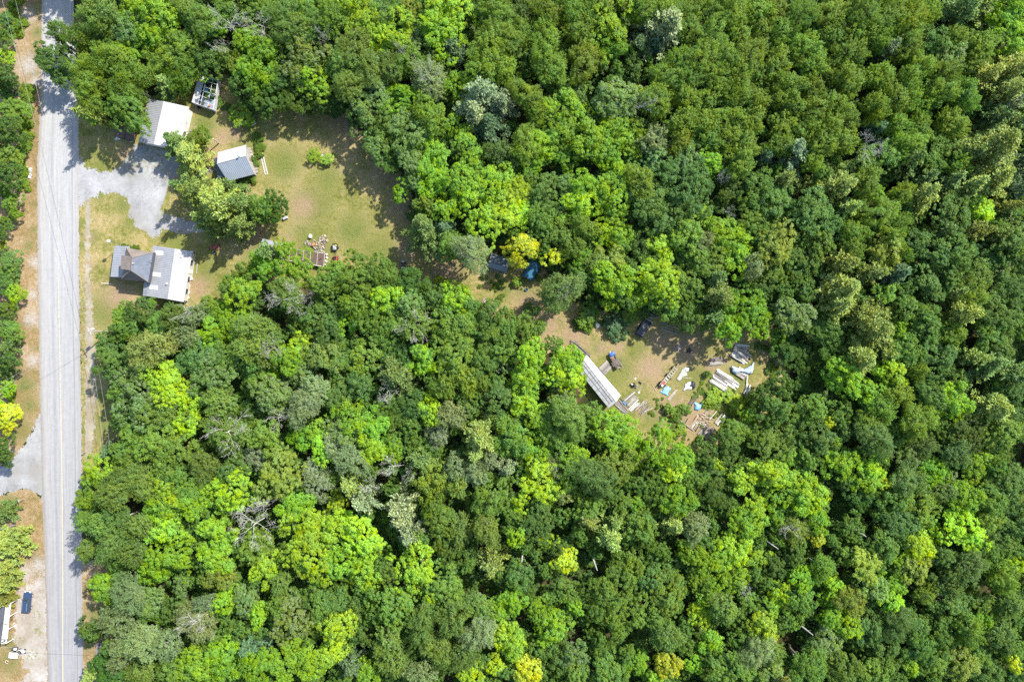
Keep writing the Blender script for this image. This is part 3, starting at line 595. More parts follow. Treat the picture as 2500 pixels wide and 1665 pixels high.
TREES = """11,48,24,mb 11,90,29,mg 13,138,24,my 19,191,29,md 16,223,29,nb 27,271,40,mg 27,321,32,md 24,377,37,mg 234,27,61,og 138,74,32,oo 191,90,40,oo 125,143,45,mb 157,117,24,mb 149,186,29,mb 334,13,32,ml 382,35,61,ml 313,77,45,mp 345,104,32,ml 308,127,32,ml 265,149,61,oo 212,191,58,oo 313,202,58,oo 212,249,48,oo 234,281,35,nv 268,249,40,md 311,265,53,mg 398,138,61,oo 441,175,58,oo 414,212,40,nv 478,170,27,ml 438,106,35,mg 467,98,19,ml 491,48,48,og 451,24,35,og 584,16,50,mg 565,61,40,x 525,61,29,ml 520,125,40,md 565,149,40,oo 547,117,16,x 608,170,37,ml 613,93,32,ml 504,159,32,md 594,212,32,md 510,199,19,sd 518,234,20,sd 430,353,40,ng 467,382,48,nv 486,332,32,oo 446,305,32,x 587,281,27,sl 610,255,21,sg 613,297,13,sl 641,16,32,mg 691,35,45,og 641,64,27,x 715,72,45,og 649,117,35,ml 736,27,50,mg 774,61,50,og 811,45,42,oo 790,88,21,x 845,13,40,my 890,40,50,my 914,88,37,my 962,82,50,my 930,127,24,my 938,21,45,og 994,21,29,mo 742,138,58,mp 758,186,48,ml 790,199,29,mg 641,183,40,ml 678,204,37,md 811,109,32,md 864,114,50,og 845,159,53,og 901,170,48,og 853,212,48,og 946,167,40,og 997,149,40,oo 978,127,19,x 1018,98,37,mp 1055,149,29,mg 1047,196,50,op 1044,186,29,x 917,210,35,mp 983,244,50,ml 901,271,53,mp 933,318,42,mg 917,356,35,mp 1005,329,56,mp 1055,287,42,oo 1031,260,35,oo 705,244,40,md 774,247,40,md 824,257,35,md 654,260,29,md 1039,21,37,md 1097,16,50,my 1081,77,50,ml 1063,48,32,ml 1113,130,40,nb 1150,40,42,md 1209,24,50,oo 1190,127,56,oo 1225,88,50,oo 1230,159,40,oo 1169,170,42,oo 1124,207,40,ml 1177,236,53,np 1222,257,42,np 1153,276,48,np 1198,313,45,nb 1113,305,32,ml 1127,337,32,ml 1007,395,35,mp 1055,387,40,ml 1097,358,29,md 1145,403,37,ml 1217,372,37,ob 1235,409,32,md 957,390,35,md 768,380,16,sl 800,390,15,sl 1271,27,35,od 1269,80,37,oo 1338,27,40,oo 1399,21,42,oo 1436,40,37,oo 1330,88,48,oo 1415,74,40,oo 1468,16,32,oo 1518,11,32,md 1576,21,40,oo 1492,64,53,ml 1494,114,35,ml 1611,77,61,np 1563,114,35,nb 1608,122,35,nb 1338,159,53,oo 1423,149,50,oo 1282,149,37,md 1287,234,45,oo 1319,281,37,oo 1369,210,40,md 1415,231,24,mp 1383,260,50,ml 1452,260,21,my 1505,244,50,mp 1555,231,21,my 1600,244,48,oo 1568,260,24,x 1489,295,32,ml 1547,303,32,md 1550,167,32,md 1627,186,45,oo 1282,353,45,oo 1322,356,40,ml 1298,403,32,ml 1369,313,37,ml 1380,377,35,ml 1441,353,40,ml 1494,334,37,ml 1545,326,35,ml 1598,342,40,op 1489,390,32,ml 1542,377,27,ml 1606,395,37,mp 1630,32,42,oo 1680,27,45,oo 1736,29,45,oo 1794,21,45,oo 1852,21,42,oo 1685,80,45,oo 1741,85,45,oo 1802,74,45,oo 1852,66,40,oo 1664,149,45,oo 1717,138,45,oo 1775,143,45,oo 1834,133,45,oo 1685,191,42,oo 1744,188,45,oo 1802,186,45,oo 1855,180,40,oo 1675,239,40,oo 1730,239,42,oo 1786,234,45,oo 1842,239,42,oo 1669,297,42,oo 1728,295,42,oo 1781,287,42,oo 1834,292,42,oo 1664,345,40,oo 1733,337,42,oo 1781,337,40,oo 1821,358,42,oo 1807,398,40,oo 1775,377,32,oo 1675,387,42,mp 1728,398,35,ml 1863,380,32,nb 1896,27,40,oo 1957,35,45,oo 2032,35,45,oo 1910,77,40,oo 2034,85,42,oo 1968,111,42,oo 2109,27,48,oo 2101,82,40,oo 2143,58,40,oo 2178,29,45,oo 2183,80,37,oo 2228,40,45,ol 2268,24,37,ol 2223,90,35,oo 1899,151,40,oo 1941,141,37,oo 1989,154,40,oo 2077,127,42,oo 2026,170,37,oo 2074,194,42,oo 2143,186,42,ol 1928,204,40,oo 1979,215,40,oo 1896,239,32,oo 1936,255,37,oo 1992,268,40,oo 2040,255,40,oo 2066,295,37,oo 1912,308,40,oo 1965,316,40,oo 2024,311,40,oo 2061,342,37,oo 2002,353,40,oo 1907,356,37,oo 2162,130,29,np 2154,98,32,oo 2217,122,37,oo 2281,101,37,mb 2324,138,37,mp 2247,159,35,oo 2313,175,37,oo 2225,191,35,oo 2188,236,40,oo 2140,263,37,ol 2220,247,35,ol 2257,252,32,ol 2300,223,40,oo 2355,234,42,oo 2193,308,37,ol 2244,313,40,ol 2326,303,40,oo 2220,353,40,oo 2337,32,50,ng 2387,24,40,nv 2467,29,42,ml 2472,90,48,ml 2427,13,29,np 2398,114,42,oo 2379,157,35,oo 2451,170,48,nv 2382,202,50,nv 2430,223,48,nv 2414,287,42,ng 2451,305,37,ng 2456,260,35,np 2416,366,64,nv 2358,361,50,nv 2488,252,27,mg 2491,398,32,nb 2135,308,35,nb 2119,358,32,x 2167,380,42,mg 2281,377,42,mg 2114,401,42,mp 2209,403,37,ng 1933,380,42,np 1986,398,29,oo 2347,403,32,oo 2331,88,32,oo 652,618,32,ng 710,650,53,ml 641,652,35,ml 670,506,42,md 636,509,29,mg 705,734,48,x 697,716,50,og 819,671,37,mg 859,684,56,mg 795,697,40,mg 930,665,42,mg 997,689,42,md 864,745,37,oo 898,724,29,mg 1076,705,32,sl 943,737,42,my 1005,745,37,mp 1063,729,40,mb 1116,727,44,ml 1145,750,37,mg 1012,793,40,x 1015,798,42,og 949,793,45,mg 853,782,35,ml 784,777,48,mb 795,814,35,mb 739,817,29,my 646,814,42,og 893,790,27,mg 1092,798,45,mg 1145,801,37,mg 1204,761,35,mb 1185,809,35,mg 1230,798,37,mg 758,727,21,x 1018,440,35,mp 1058,445,37,ml 978,469,24,ml 1135,448,40,ml 1095,458,29,md 1209,443,40,ml 1039,501,32,mg 1034,565,50,ng 1081,557,37,nb 1087,512,29,ml 1177,522,50,my 1233,522,37,my 1238,477,24,my 1071,612,27,mp 1103,599,37,mg 1150,615,56,op 1145,612,24,x 1266,461,37,my 1266,522,40,my 1277,610,44,mY 1338,464,48,mb 1330,527,40,mg 1420,453,35,ml 1417,501,42,my 1369,565,40,mg 1425,554,40,oo 1356,626,24,mY 1391,602,29,mg 1417,636,24,ml 1446,644,29,og 1494,477,50,ml 1515,429,29,my 1489,565,37,my 1526,586,29,ml 1563,448,48,oo 1675,448,61,mb 1595,490,45,mb 1661,504,56,mb 1622,541,45,mb 1714,527,24,my 1677,567,42,mg 1714,591,32,op 1614,602,37,my 1558,602,32,md 1688,626,40,mg 1728,644,35,mg 1768,570,42,ml 1807,586,29,ml 1807,636,42,ml 1839,650,35,op 1794,456,40,md 1850,469,42,mg 1855,522,40,mg 1855,573,32,mg 1369,713,62,oP 1377,721,19,x 1489,684,44,ml 1497,639,37,mo 1606,681,48,my 1537,713,29,ml 1558,732,24,my 1486,742,24,my 1550,660,32,mg 1675,695,42,mg 1627,740,40,mg 1688,769,45,md 1741,681,37,ng 1754,729,50,nv 1741,772,35,ng 1821,761,58,ml 1781,801,37,ml 1858,788,27,ml 1502,796,36,sb 1537,772,21,sl 1441,761,24,sg 1423,785,21,sl 1290,803,45,mg 1863,700,32,md 1762,437,16,x 1775,517,13,x 1261,689,12,sl 1290,750,13,sg 1896,490,42,mb 1915,437,35,ng 1986,514,45,mb 2013,554,37,mb 2034,456,45,nv 2058,514,32,nv 2114,445,42,oo 2140,480,21,ml 2095,509,32,oo 2154,522,45,oo 2196,549,32,oo 2087,567,37,oo 2175,575,29,oo 2204,474,32,oo 2249,488,40,nv 2247,440,35,ng 2310,443,40,ng 2366,461,40,nv 2419,448,42,nv 2480,461,37,nb 2324,522,48,mb 2393,509,32,my 2440,512,29,nv 2456,546,35,mp 2485,527,27,mg 1896,599,42,mo 1994,594,42,mg 1955,650,45,md 1891,671,29,mg 2082,607,32,oo 2167,610,48,mo 2212,620,21,oo 2045,639,37,nv 2109,665,35,nv 2175,668,40,nb 2048,708,50,nv 2034,750,40,nv 2114,774,50,nv 2140,811,45,nv 2162,716,27,mg 2241,596,32,mb 2289,623,42,mb 2339,607,40,mb 2273,697,48,mb 2324,673,29,mb 2374,684,42,mg 2427,626,40,mb 2446,660,27,mp 2475,591,42,mb 2488,644,29,mb 2217,753,32,mg 2265,764,32,mg 2337,756,45,nv 2255,801,37,mg 2196,806,24,ml 2435,769,50,mb 2422,811,42,mg 2477,705,37,mb 2379,732,32,oo 2324,814,37,oo 1931,774,40,mp 2002,798,35,md 1968,705,35,md 1896,822,24,ml 2300,565,32,ng 2379,565,32,nv 2419,586,27,nv 2326,719,29,nv 1928,853,45,md 1981,874,37,md 2034,848,35,md 2093,869,45,nv 2143,845,37,nv 2207,853,35,mg 2055,920,45,ml 2127,951,40,ml 2188,909,32,my 2146,904,20,my 2220,877,21,mo 2289,872,48,mb 2324,920,35,mb 2241,904,24,oo 2358,867,29,nv 2395,890,45,ng 2440,864,37,mb 2462,912,42,ng 1981,994,35,mg 1957,943,35,md 1902,1002,42,mg 1896,943,29,md 2193,962,35,oo 2156,994,37,oo 2122,1028,37,oo 2138,1071,48,ob 2241,1028,48,oo 2329,981,40,ml 2284,970,35,mb 2270,999,27,my 2416,994,50,nv 2475,959,35,mb 2358,1058,35,mb 2313,1060,29,mg 2446,1063,45,mg 2477,1018,29,mb 2024,1028,17,mY 2061,1055,21,mp 2008,1074,32,mb 1960,1042,32,md 1896,1079,42,mg 1925,1113,24,ml 1968,1121,27,mg 1899,1158,32,my 2048,1129,42,ml 2103,1111,27,mg 2127,1145,29,my 2114,1182,29,my 2154,1180,20,mY 2220,1121,29,mp 2257,1092,32,ob 2215,1177,48,ob 2281,1153,35,ml 2339,1108,40,ob 2316,1164,24,mp 2371,1156,27,ml 2406,1121,29,ml 2406,1164,24,ml 2435,1145,24,mg 2430,1188,32,mb 1949,1180,40,ml 1976,1219,40,my 1910,1217,35,ml 2101,1212,37,md 2186,1222,35,mg 2255,1227,37,mg 2300,1201,35,ob 2347,1214,35,ml 2419,1217,37,mg 2477,1182,37,mb 2475,1230,32,mb 2140,1235,29,md 2048,1169,24,md 278,885,45,mb 257,845,32,mb 363,853,56,ov 329,941,50,mp 291,951,32,mg 400,920,40,my 416,957,35,my 472,872,45,mb 546,867,40,mg 520,914,53,mp 605,853,40,og 639,869,37,og 663,853,19,x 727,848,27,my 705,880,32,ml 748,882,19,my 785,867,40,mp 618,920,35,mg 658,922,27,ml 666,965,40,mp 737,920,35,mp 767,951,40,op 737,994,45,op 339,1002,50,mp 408,1002,45,mg 467,981,29,my 461,1031,35,my 533,986,42,og 552,1060,56,og 562,1050,50,x 618,1012,35,md 644,1063,37,mg 743,1068,29,ml 777,1047,27,ml 321,1071,37,mg 379,1084,45,mg 435,1097,42,mg 406,1137,40,mg 299,1116,37,mg 270,1103,24,nb 233,1150,40,ml 307,1172,50,og 273,1209,50,og 347,1180,45,og 215,1225,32,ml 448,1185,42,mg 498,1143,45,og 573,1150,37,mb 636,1119,32,mS 679,1161,50,mo 560,1201,50,my 777,1180,42,mS 759,1143,24,mS 472,1225,42,ml 424,1214,40,my 382,1230,40,ml 642,1230,29,x 732,1230,37,ml 790,1092,32,my 684,1018,24,x 826,872,37,mg 893,867,45,mg 959,859,40,md 972,914,48,ng 874,943,37,mb 821,965,37,mb 948,954,27,x 1039,877,37,ml 1078,896,20,my 1110,864,48,mg 1182,872,35,mg 1230,853,32,mg 1232,893,21,mp 1296,872,45,ml 1280,933,45,ml 1336,920,35,ml 1394,880,40,ml 1402,920,32,ml 1349,848,29,mg 1084,946,35,oo 1134,925,40,oo 1174,930,29,oo 1219,975,40,mb 1277,983,32,my 1370,959,32,mp 1004,986,37,mb 1049,1002,29,my 1137,989,24,mp 1097,1015,40,op 1065,1066,29,mS 964,1023,35,md 853,1023,45,ml 837,1052,40,mp 821,1079,35,mS 911,1042,37,ml 1174,1058,53,nv 1163,1095,32,nv 1222,1034,29,oo 1251,1079,45,mg 1315,1023,35,ml 1389,1018,56,og 1365,981,32,mg 909,1100,32,my 954,1100,29,ml 853,1124,45,op 1025,1116,35,ng 959,1137,24,x 1001,1153,16,x 1309,1100,35,ml 1235,1135,29,np 1190,1124,29,op 1110,1143,35,op 1158,1158,35,op 1052,1174,45,mg 1116,1190,29,og 858,1182,35,nv 906,1185,21,x 1198,1217,48,mg 893,1217,40,np 983,1230,40,np 1057,1238,32,oo 1320,1185,53,my 1352,1145,27,op 1402,1119,35,ml 1397,1164,40,mg 1376,1214,24,ov 1261,1227,27,ml 1317,1238,27,mb 1413,1204,27,mg 821,1225,24,my 1377,909,49,my 1446,1018,37,mg 1356,1064,42,mg 1495,1046,46,ml 1537,1087,42,ml 1602,1092,51,ml 1453,1166,56,ob 1500,1138,46,mg 1634,1148,28,my 1662,1120,37,ml 1588,1185,37,mg 1695,1176,28,mg 1648,1222,37,ml 1741,1203,37,md 1718,1115,33,md 1792,1055,37,mg 1853,1060,33,mg 1815,1166,37,my 1880,1157,33,my 1750,1134,14,my 1769,1092,33,md 1843,1236,28,my 1834,1013,28,ml 1862,985,33,md 1551,1231,19,ml 1435,1236,33,mg 1509,1227,33,mg 1774,1236,28,md 1788,976,21,sl 1634,999,14,sl 1671,997,16,sg 1727,912,9,sg 1746,967,19,sl 1801,992,19,sl 1709,1073,12,sg 1648,1018,13,sg 1732,981,16,sl 1662,1050,13,sl 231,1281,47,og 287,1271,42,og 273,1327,51,og 334,1290,42,og 208,1341,28,og 320,1350,42,og 399,1285,42,my 427,1350,51,ml 380,1383,37,ml 459,1285,23,mb 529,1299,42,ml 524,1355,37,ml 543,1402,33,mo 627,1276,51,x 627,1336,42,mg 645,1383,37,my 683,1425,28,og 752,1281,47,my 752,1355,51,my 254,1430,37,ml 310,1457,47,op 227,1537,28,md 282,1518,42,op 366,1471,33,mp 413,1490,28,md 478,1523,49,op 487,1513,28,x 501,1476,28,op 552,1467,33,ml 599,1467,33,mp 627,1499,28,ml 683,1471,28,mg 715,1509,47,mp 780,1471,42,mg 776,1523,33,mg 343,1574,51,op 403,1574,42,op 296,1592,42,op 264,1639,37,md 231,1639,26,nv 343,1639,37,og 413,1634,37,mg 483,1620,42,ml 543,1602,42,ml 622,1569,40,nb 627,1625,42,ml 692,1620,42,ml 715,1574,33,my 766,1616,42,ml 585,1546,23,md 515,1653,28,ml 441,1439,23,mp 683,1532,23,mg 833,1281,37,my 893,1313,47,my 833,1364,47,ml 889,1402,42,ml 982,1262,37,np 1005,1299,37,np 1075,1271,37,mg 1121,1295,37,ob 1084,1327,28,mg 1187,1295,42,og 1256,1313,23,my 1312,1281,35,mb 1336,1318,19,my 1201,1369,37,nv 1270,1406,37,mb 1024,1388,49,my 945,1402,28,mg 959,1481,47,mg 1084,1439,47,mg 1028,1523,47,og 1103,1509,47,og 1168,1481,42,og 1168,1546,47,op 1210,1485,28,ml 1066,1583,47,og 1121,1602,47,og 945,1569,42,og 959,1620,37,og 828,1532,42,my 819,1471,28,mb 819,1583,28,my 870,1490,33,md 879,1537,28,md 861,1616,37,nb 898,1648,33,ml 1149,1648,33,my 1210,1625,23,my 1247,1574,37,my 1289,1634,33,mY 1317,1485,33,ml 1345,1527,42,ml 1382,1369,28,mY 1363,1336,23,md 1401,1485,23,ml 1387,1448,28,mg 1252,1467,33,ml 1401,1592,35,mp 1354,1611,33,md 1028,1644,37,op 1410,1644,33,mg 1131,1350,28,md 1224,1546,28,my 1435,1267,33,nv 1486,1304,42,nv 1561,1285,37,mg 1579,1318,28,oo 1533,1378,42,mg 1505,1257,28,nv 1635,1276,33,nv 1700,1290,40,op 1682,1350,28,ml 1742,1378,47,ml 1784,1350,37,my 1826,1276,37,ml 1849,1360,28,ml 1793,1411,33,ml 1705,1411,28,ml 1482,1453,49,mg 1519,1513,47,mg 1626,1448,47,mg 1584,1420,33,mb 1630,1555,42,og 1710,1495,28,my 1765,1485,42,og 1724,1453,23,my 1737,1574,28,ml 1858,1532,35,my 1849,1592,44,op 1891,1476,28,ml 1826,1467,23,mg 1626,1625,28,mY 1551,1620,33,ml 1700,1620,28,ml 1486,1634,42,mg 1789,1634,47,mg 1742,1658,28,mg 1882,1639,33,mp 1817,1430,19,x 1598,1658,23,ml 1598,1509,28,mg 1903,1271,28,ml 1940,1295,35,og 1926,1290,23,x 2001,1276,28,ml 1996,1313,21,mY 2010,1388,33,oo 1959,1411,28,ml 2108,1374,37,mo 2201,1281,42,mb 2154,1332,35,mb 2257,1267,28,mg 2191,1364,26,ml 2247,1336,35,my 2233,1388,35,mo 2280,1295,23,ml 2350,1290,47,my 2368,1332,23,my 2420,1271,33,mg 2438,1318,35,mb 2475,1290,28,mb 2308,1364,30,mb 2368,1383,44,ob 2420,1355,28,mg 2447,1411,40,oo 2485,1378,23,my 2131,1430,35,mp 2182,1420,30,ml 2261,1453,28,oo 2173,1471,28,my 2084,1467,33,mo 2070,1527,33,my 2317,1430,35,mb 2331,1485,40,mb 2387,1476,33,mg 2471,1481,35,og 2191,1523,44,ob 2243,1537,35,mb 2126,1537,35,mb 2164,1592,40,mb 2303,1546,37,mg 2368,1537,40,oo 2452,1555,40,mb 2247,1592,37,mg 2224,1630,23,my 2019,1569,37,mp 1982,1620,40,mg 2052,1630,37,mg 1889,1592,30,og 1903,1644,28,nv 1889,1555,14,mY 1931,1518,19,ml 1959,1462,35,mg 1903,1453,30,my 2029,1457,28,ml 2033,1509,28,ml 2131,1644,33,mg 2178,1653,28,mg 2340,1620,42,mo 2396,1602,35,mg 2285,1620,33,mg 2410,1639,37,mb 2475,1616,19,mY 2480,1583,28,mg 2489,1648,28,mb 1884,1388,28,md 1931,1350,26,md 2061,1355,23,mg 2038,1425,23,my 2401,1518,28,ml 27,430,31,md 10,472,20,mg 27,493,27,mg 37,523,14,ml 14,544,22,mg 6,575,14,md 4,601,12,mY 24,636,31,mb 14,664,22,mg 15,691,33,mb 36,719,26,ml 13,760,28,mb 23,806,28,mg 23,849,28,ng 33,880,20,md 10,908,26,ng 15,954,23,ml 15,1007,31,mY 13,1038,26,mY 10,1089,23,md 13,1117,20,md 10,1250,28,ng 23,1329,41,nv 18,1385,28,nv 17,1422,27,nv 10,1463,25,nv 305,775,37,mg 343,756,33,mb 368,744,16,mg 421,775,39,og 473,770,37,op 505,756,28,mg 454,816,35,op 384,793,35,mg 542,765,33,ml 593,714,44,ml 561,696,28,mg 612,803,49,og 575,793,35,ml 514,826,35,ml 459,761,28,x 672,849,26,x 626,849,42,og 301,807,30,mg 593,668,30,mg 612,891,33,mg 540,500,68,nv 487,472,46,nv 585,555,36,nv 600,500,34,ng 452,455,30,ng 575,470,36,ng 505,545,34,nv"""
tl = []
for t in TREES.split():
    a, b_, c, k = t.split(','); tl.append((float(a), float(b_), float(c) / 10.0, k))
tl.sort(key=lambda t: -t[2])
def put(me, name, parent, loc, rot, scale, color=None):
    o = bpy.data.objects.new(name, me); COL.objects.link(o); o.parent = parent
    o.location = loc; o.rotation_euler = rot; o.scale = scale
    if color: o.color = color
    return o
NEARP = [LAWN, YARD, VERGE_L, [(90, -60), (205, -60), (205, 1740), (90, 1740)]]
def WIDE(px, py, r):
    d = max(sdist(np.array([[px, py]]), p)[0] for p in NEARP)      # how far inside the wood the crown stands
    return 0.98 if d > -r * 14 else 1.12
UNDER = []      # the darkest, lowest crowns that only fill gaps become one mass
cnt = {}
SPOTS = []
for (px, py, r, k) in tl:
    fam = k[0]
    if k == 'md' and r < 3.4 and cnt.get('broadleaf_tree', 0) > 0:
        UNDER.append((px, py, r, k)); continue
    if fam == 'm': h = 5.8 + 1.12 * r + random.uniform(-1.3, 1.3); zr = max(.85 * r, .30 * h)
    elif fam == 'o': h = 7.2 + 1.15 * r + random.uniform(-1, 1.5); zr = max(.95 * r, .34 * h)
    elif fam == 'n': h = 7.8 + 1.25 * r + random.uniform(-1, 2); zr = .46 * h
    elif fam == 'x': h = 8.6 + 1.1 * r + random.uniform(0, 2); zr = r * .8
    else: h = 1.0 + .75 * r; zr = .5 * h
    if k in ('md', 'od', 'nb'): h *= .82; zr *= .82
    if k in ('my', 'mY'): h += .6
    for (xa, xb, ya, yb, kf) in LOW:
        if xa < px < xb and ya < py < yb: h *= kf; zr = max(zr * kf, .45 * r)
    if px < 112 and fam in 'mon': h *= .52; zr = min(zr * .75, h * .5)
    zc = h - zr * (.85 if fam != 's' else .9)
    if fam == 'n': zc = h - zr * 1.05
    c = V(px, py, zc + (zr * .25 if fam in 'mo' else 0)); rr = r * (H - zc) / H * WIDE(px, py, r)
    key = {'ml': 'maple_tree', 'my': 'maple_tree', 'mY': 'maple_tree'}.get(k, NAME[fam][0]); cnt[key] = cnt.get(key, 0) + 1
    root = thing(key, tree_label(k, r, px, py), 'maple' if key == 'maple_tree' else NAME[fam][2], (c.x, c.y, 0), GRP['y'] if key == 'maple_tree' else GRP[fam])
    SPOTS.append((c.x, c.y, rr, zc))
    rot = (random.gauss(0, .12), random.gauss(0, .12), random.random() * 6.28)
    e_ = random.uniform(-.13, .13); sc = (rr * (1 + e_), rr * (1 - e_), zr)
    if fam == 'x':
        put(random.choice(DEAD), 'trunk', root, (0, 0, zc), rot, (rr * 1.1, rr * 1.1, zc / 1.58)); continue
    if fam == 'm': me = random.choice(BROAD_BIG if r > 4.6 else (BROAD if r > 2.7 else BROAD_SMALL))
    elif fam == 'o': me = random.choice((POP_BIG if r > 4.3 else (POP if r > 2.6 else POP_SMALL)))
    elif fam == 'n': me = random.choice(PINE_BIG if r > 4.4 else PINE)
    else: me = random.choice(SHRUB)
    if fam == 'n': sc = (sc[0] * 1.08, sc[1] * 1.08, zr)
    col = tint(k)
    put(me, 'crown' if fam != 's' else 'foliage', root, (0, 0, zc), rot, sc, col)
    if fam == 's':
        put(STEM[0], 'stem', root, (0, 0, 0), (0, 0, random.random() * 6), (h * .8, h * .8, h * .8))
    else:
        tm = random.choice(TRUNK_N if fam == 'n' else (TRUNK_P if fam == 'o' else TRUNK))
        hh = h * (.97 if fam == 'n' else .88); tw = (.55 if fam == 'n' else .8) * h * .6
        put(tm, 'trunk', root, (0, 0, 0), (0, 0, random.random() * 6.28), (tw, tw, hh))
print('TREES', cnt, 'under', len(UNDER))

def joined(name, items, mat, zs=1.0):
    """items: (mesh, x, y, z, rx, rz): leaf meshes merged into one mass"""
    vs = []; t1 = []; t2 = []; cache = {}
    for me, x, y, z, rx, rzz in items:
        if me.name not in cache:
            a = np.empty(len(me.vertices) * 3, np.float32); me.vertices.foreach_get('co', a)
            u1 = np.empty(len(me.vertices), np.float32); me.attributes['tone'].data.foreach_get('value', u1)
            u2 = np.empty(len(me.vertices), np.float32); me.attributes['tone2'].data.foreach_get('value', u2)
            cache[me.name] = (a.reshape(-1, 3), u1, u2)
        a, u1, u2 = cache[me.name]; th = random.random() * 6.28; cs, sn = math.cos(th), math.sin(th)
        p = np.stack([(a[:, 0] * cs - a[:, 1] * sn) * rx + x, (a[:, 0] * sn + a[:, 1] * cs) * rx + y, a[:, 2] * rzz + z], 1)
        vs.append(p); t1.append(u1); t2.append(u2)
    v = np.concatenate(vs); f = np.arange(len(v)).reshape(-1, 4)
    me = meshnp(name, v, f, mat, {'tone': np.concatenate(t1), 'tone2': np.concatenate(t2)})
    o = bpy.data.objects.new(name, me); COL.objects.link(o); o['kind'] = 'stuff'; return o

# low growth under the trees: gap-filling saplings and a broken layer of undergrowth
it = []
for (px, py, r, k) in UNDER:
    h = 6.0 + r; c = V(px, py, h * .6); it.append((random.choice(BROAD_SMALL), c.x, c.y, h * .6, r * 1.15, h * .42))
CLEARW = [np.array(px2w(p)) for p in (LAWN, YARD, VERGE_L, VERGE_B, VERGE_R)] + [np.array(px2w([(80, -60), (215, -60), (215, 1740), (80, 1740)])), np.array(px2w([(-60, 1100), (120, 960), (120, 1260), (-60, 1260)]))]
def clear_d(P):
    d = np.full(len(P), -1e9)
    for c in CLEARW: d = np.maximum(d, sdist(P, [tuple(q) for q in c]))
    return d
gx, gy = np.meshgrid(np.arange(-128, 128, 3.1), np.arange(-88, 88, 3.1)); G = np.stack([gx.ravel(), gy.ravel()], 1) + rng.normal(size=(gx.size, 2)) * 1.0
dG = clear_d(G)
cov = np.zeros(len(G))
for (x, y, r, z) in SPOTS: cov = np.maximum(cov, 1 - np.hypot(G[:, 0] - x, G[:, 1] - y) / max(r, .1))
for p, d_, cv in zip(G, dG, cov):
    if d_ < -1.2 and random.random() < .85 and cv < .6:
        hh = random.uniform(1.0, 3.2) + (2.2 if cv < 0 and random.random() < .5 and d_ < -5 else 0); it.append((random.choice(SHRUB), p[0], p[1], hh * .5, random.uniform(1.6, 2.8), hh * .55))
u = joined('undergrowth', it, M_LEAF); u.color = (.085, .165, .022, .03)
it = []
for p, d_, cv in zip(G, dG, cov):
    if d_ < -3.0 and cv < .30 and random.random() < .55:
        hh = random.uniform(5.5, 9.0); it.append((random.choice(BROAD_SMALL), p[0], p[1], hh * .72, random.uniform(1.8, 2.8), hh * .34))
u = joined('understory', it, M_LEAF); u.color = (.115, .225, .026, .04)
# trees beyond the picture's edge, as one far mass that shades the edge
it = []
for x in np.arange(-142, 143, 7.5):
    it.append((random.choice(BROAD), x + random.gauss(0, 1), 91 + random.gauss(0, 1.2), 10, 5.0, 5.5))
for y in np.arange(-84, 84, 7.5):
    it.append((random.choice(BROAD), 134 + random.gauss(0, 1.2), y + random.gauss(0, 1), 10, 5.0, 5.5))
u = joined('treeline', it, M_LEAF); u.color = (.085, .15, .02, .03)
# low vines and weeds along the left verge and tufts at the clearing edges
it = []
def strip(pts, n, w, r0, r1, h):
    for i in range(n):
        t = random.random() * (len(pts) - 1); j = int(t); q = t - j
        x = pts[j][0] + (pts[j + 1][0] - pts[j][0]) * q + random.gauss(0, w); y = pts[j][1] + (pts[j + 1][1] - pts[j][1]) * q + random.gauss(0, w)
        c = V(x, y); it.append((random.choice(SHRUB), c.x, c.y, h * .35, random.uniform(r0, r1), h * random.uniform(.4, .8)))
strip([(45, -20), (35, 20), (40, 60), (48, 80)], 60, 9, .5, 1.1, 1.0)
strip([(68, 215), (72, 250), (62, 300), (70, 335), (60, 380), (62, 430), (55, 470)], 75, 7, .5, 1.0, 1.1)
strip([(30, 930), (28, 980)], 14, 4, .4, .9, .9)
u = joined('vines', it, M_LEAF); u.color = (.17, .27, .012, .02)
it = []
strip([(1600, 985), (1640, 1020), (1660, 1050), (1700, 1070)], 60, 14, .25, .55, .35)
strip([(1690, 945), (1740, 960), (1790, 975), (1830, 985), (1850, 960)], 90, 11, .3, .65, .4)
strip([(1720, 985), (1760, 1010), (1800, 1020)], 40, 10, .3, .6, .35)
strip([(600, 250), (700, 255), (800, 265)], 30, 8, .3, .8, .8)
strip([(1220, 700), (1180, 690), (1240, 745)], 22, 10, .3, .6, .6)
strip([(1440, 800), (1410, 780), (1470, 790)], 26, 8, .4, .8, .8)
strip([(820, 665), (900, 668), (980, 672)], 30, 6, .3, .7, .6)
strip([(1860, 830), (1890, 890), (1880, 960)], 26, 10, .4, .9, .9)
strip([(1300, 650), (1340, 700)], 10, 8, .3, .6, .6)
strip([(620, 330), (640, 345), (628, 375), (632, 400)], 40, 5, .4, .8, 1.0)
strip([(565, 455), (600, 445), (620, 440)], 26, 5, .5, .9, 1.2)
strip([(300, 601), (320, 603), (345, 606)], 26, 2, .25, .45, .6)
strip([(855, 620), (880, 625)], 5, 3, .3, .5, .4)
strip([(520, 240), (545, 262), (560, 275)], 18, 7, .3, .7, .7)
u = joined('weeds', it, M_LEAF); u.color = (.13, .215, .018, .02)

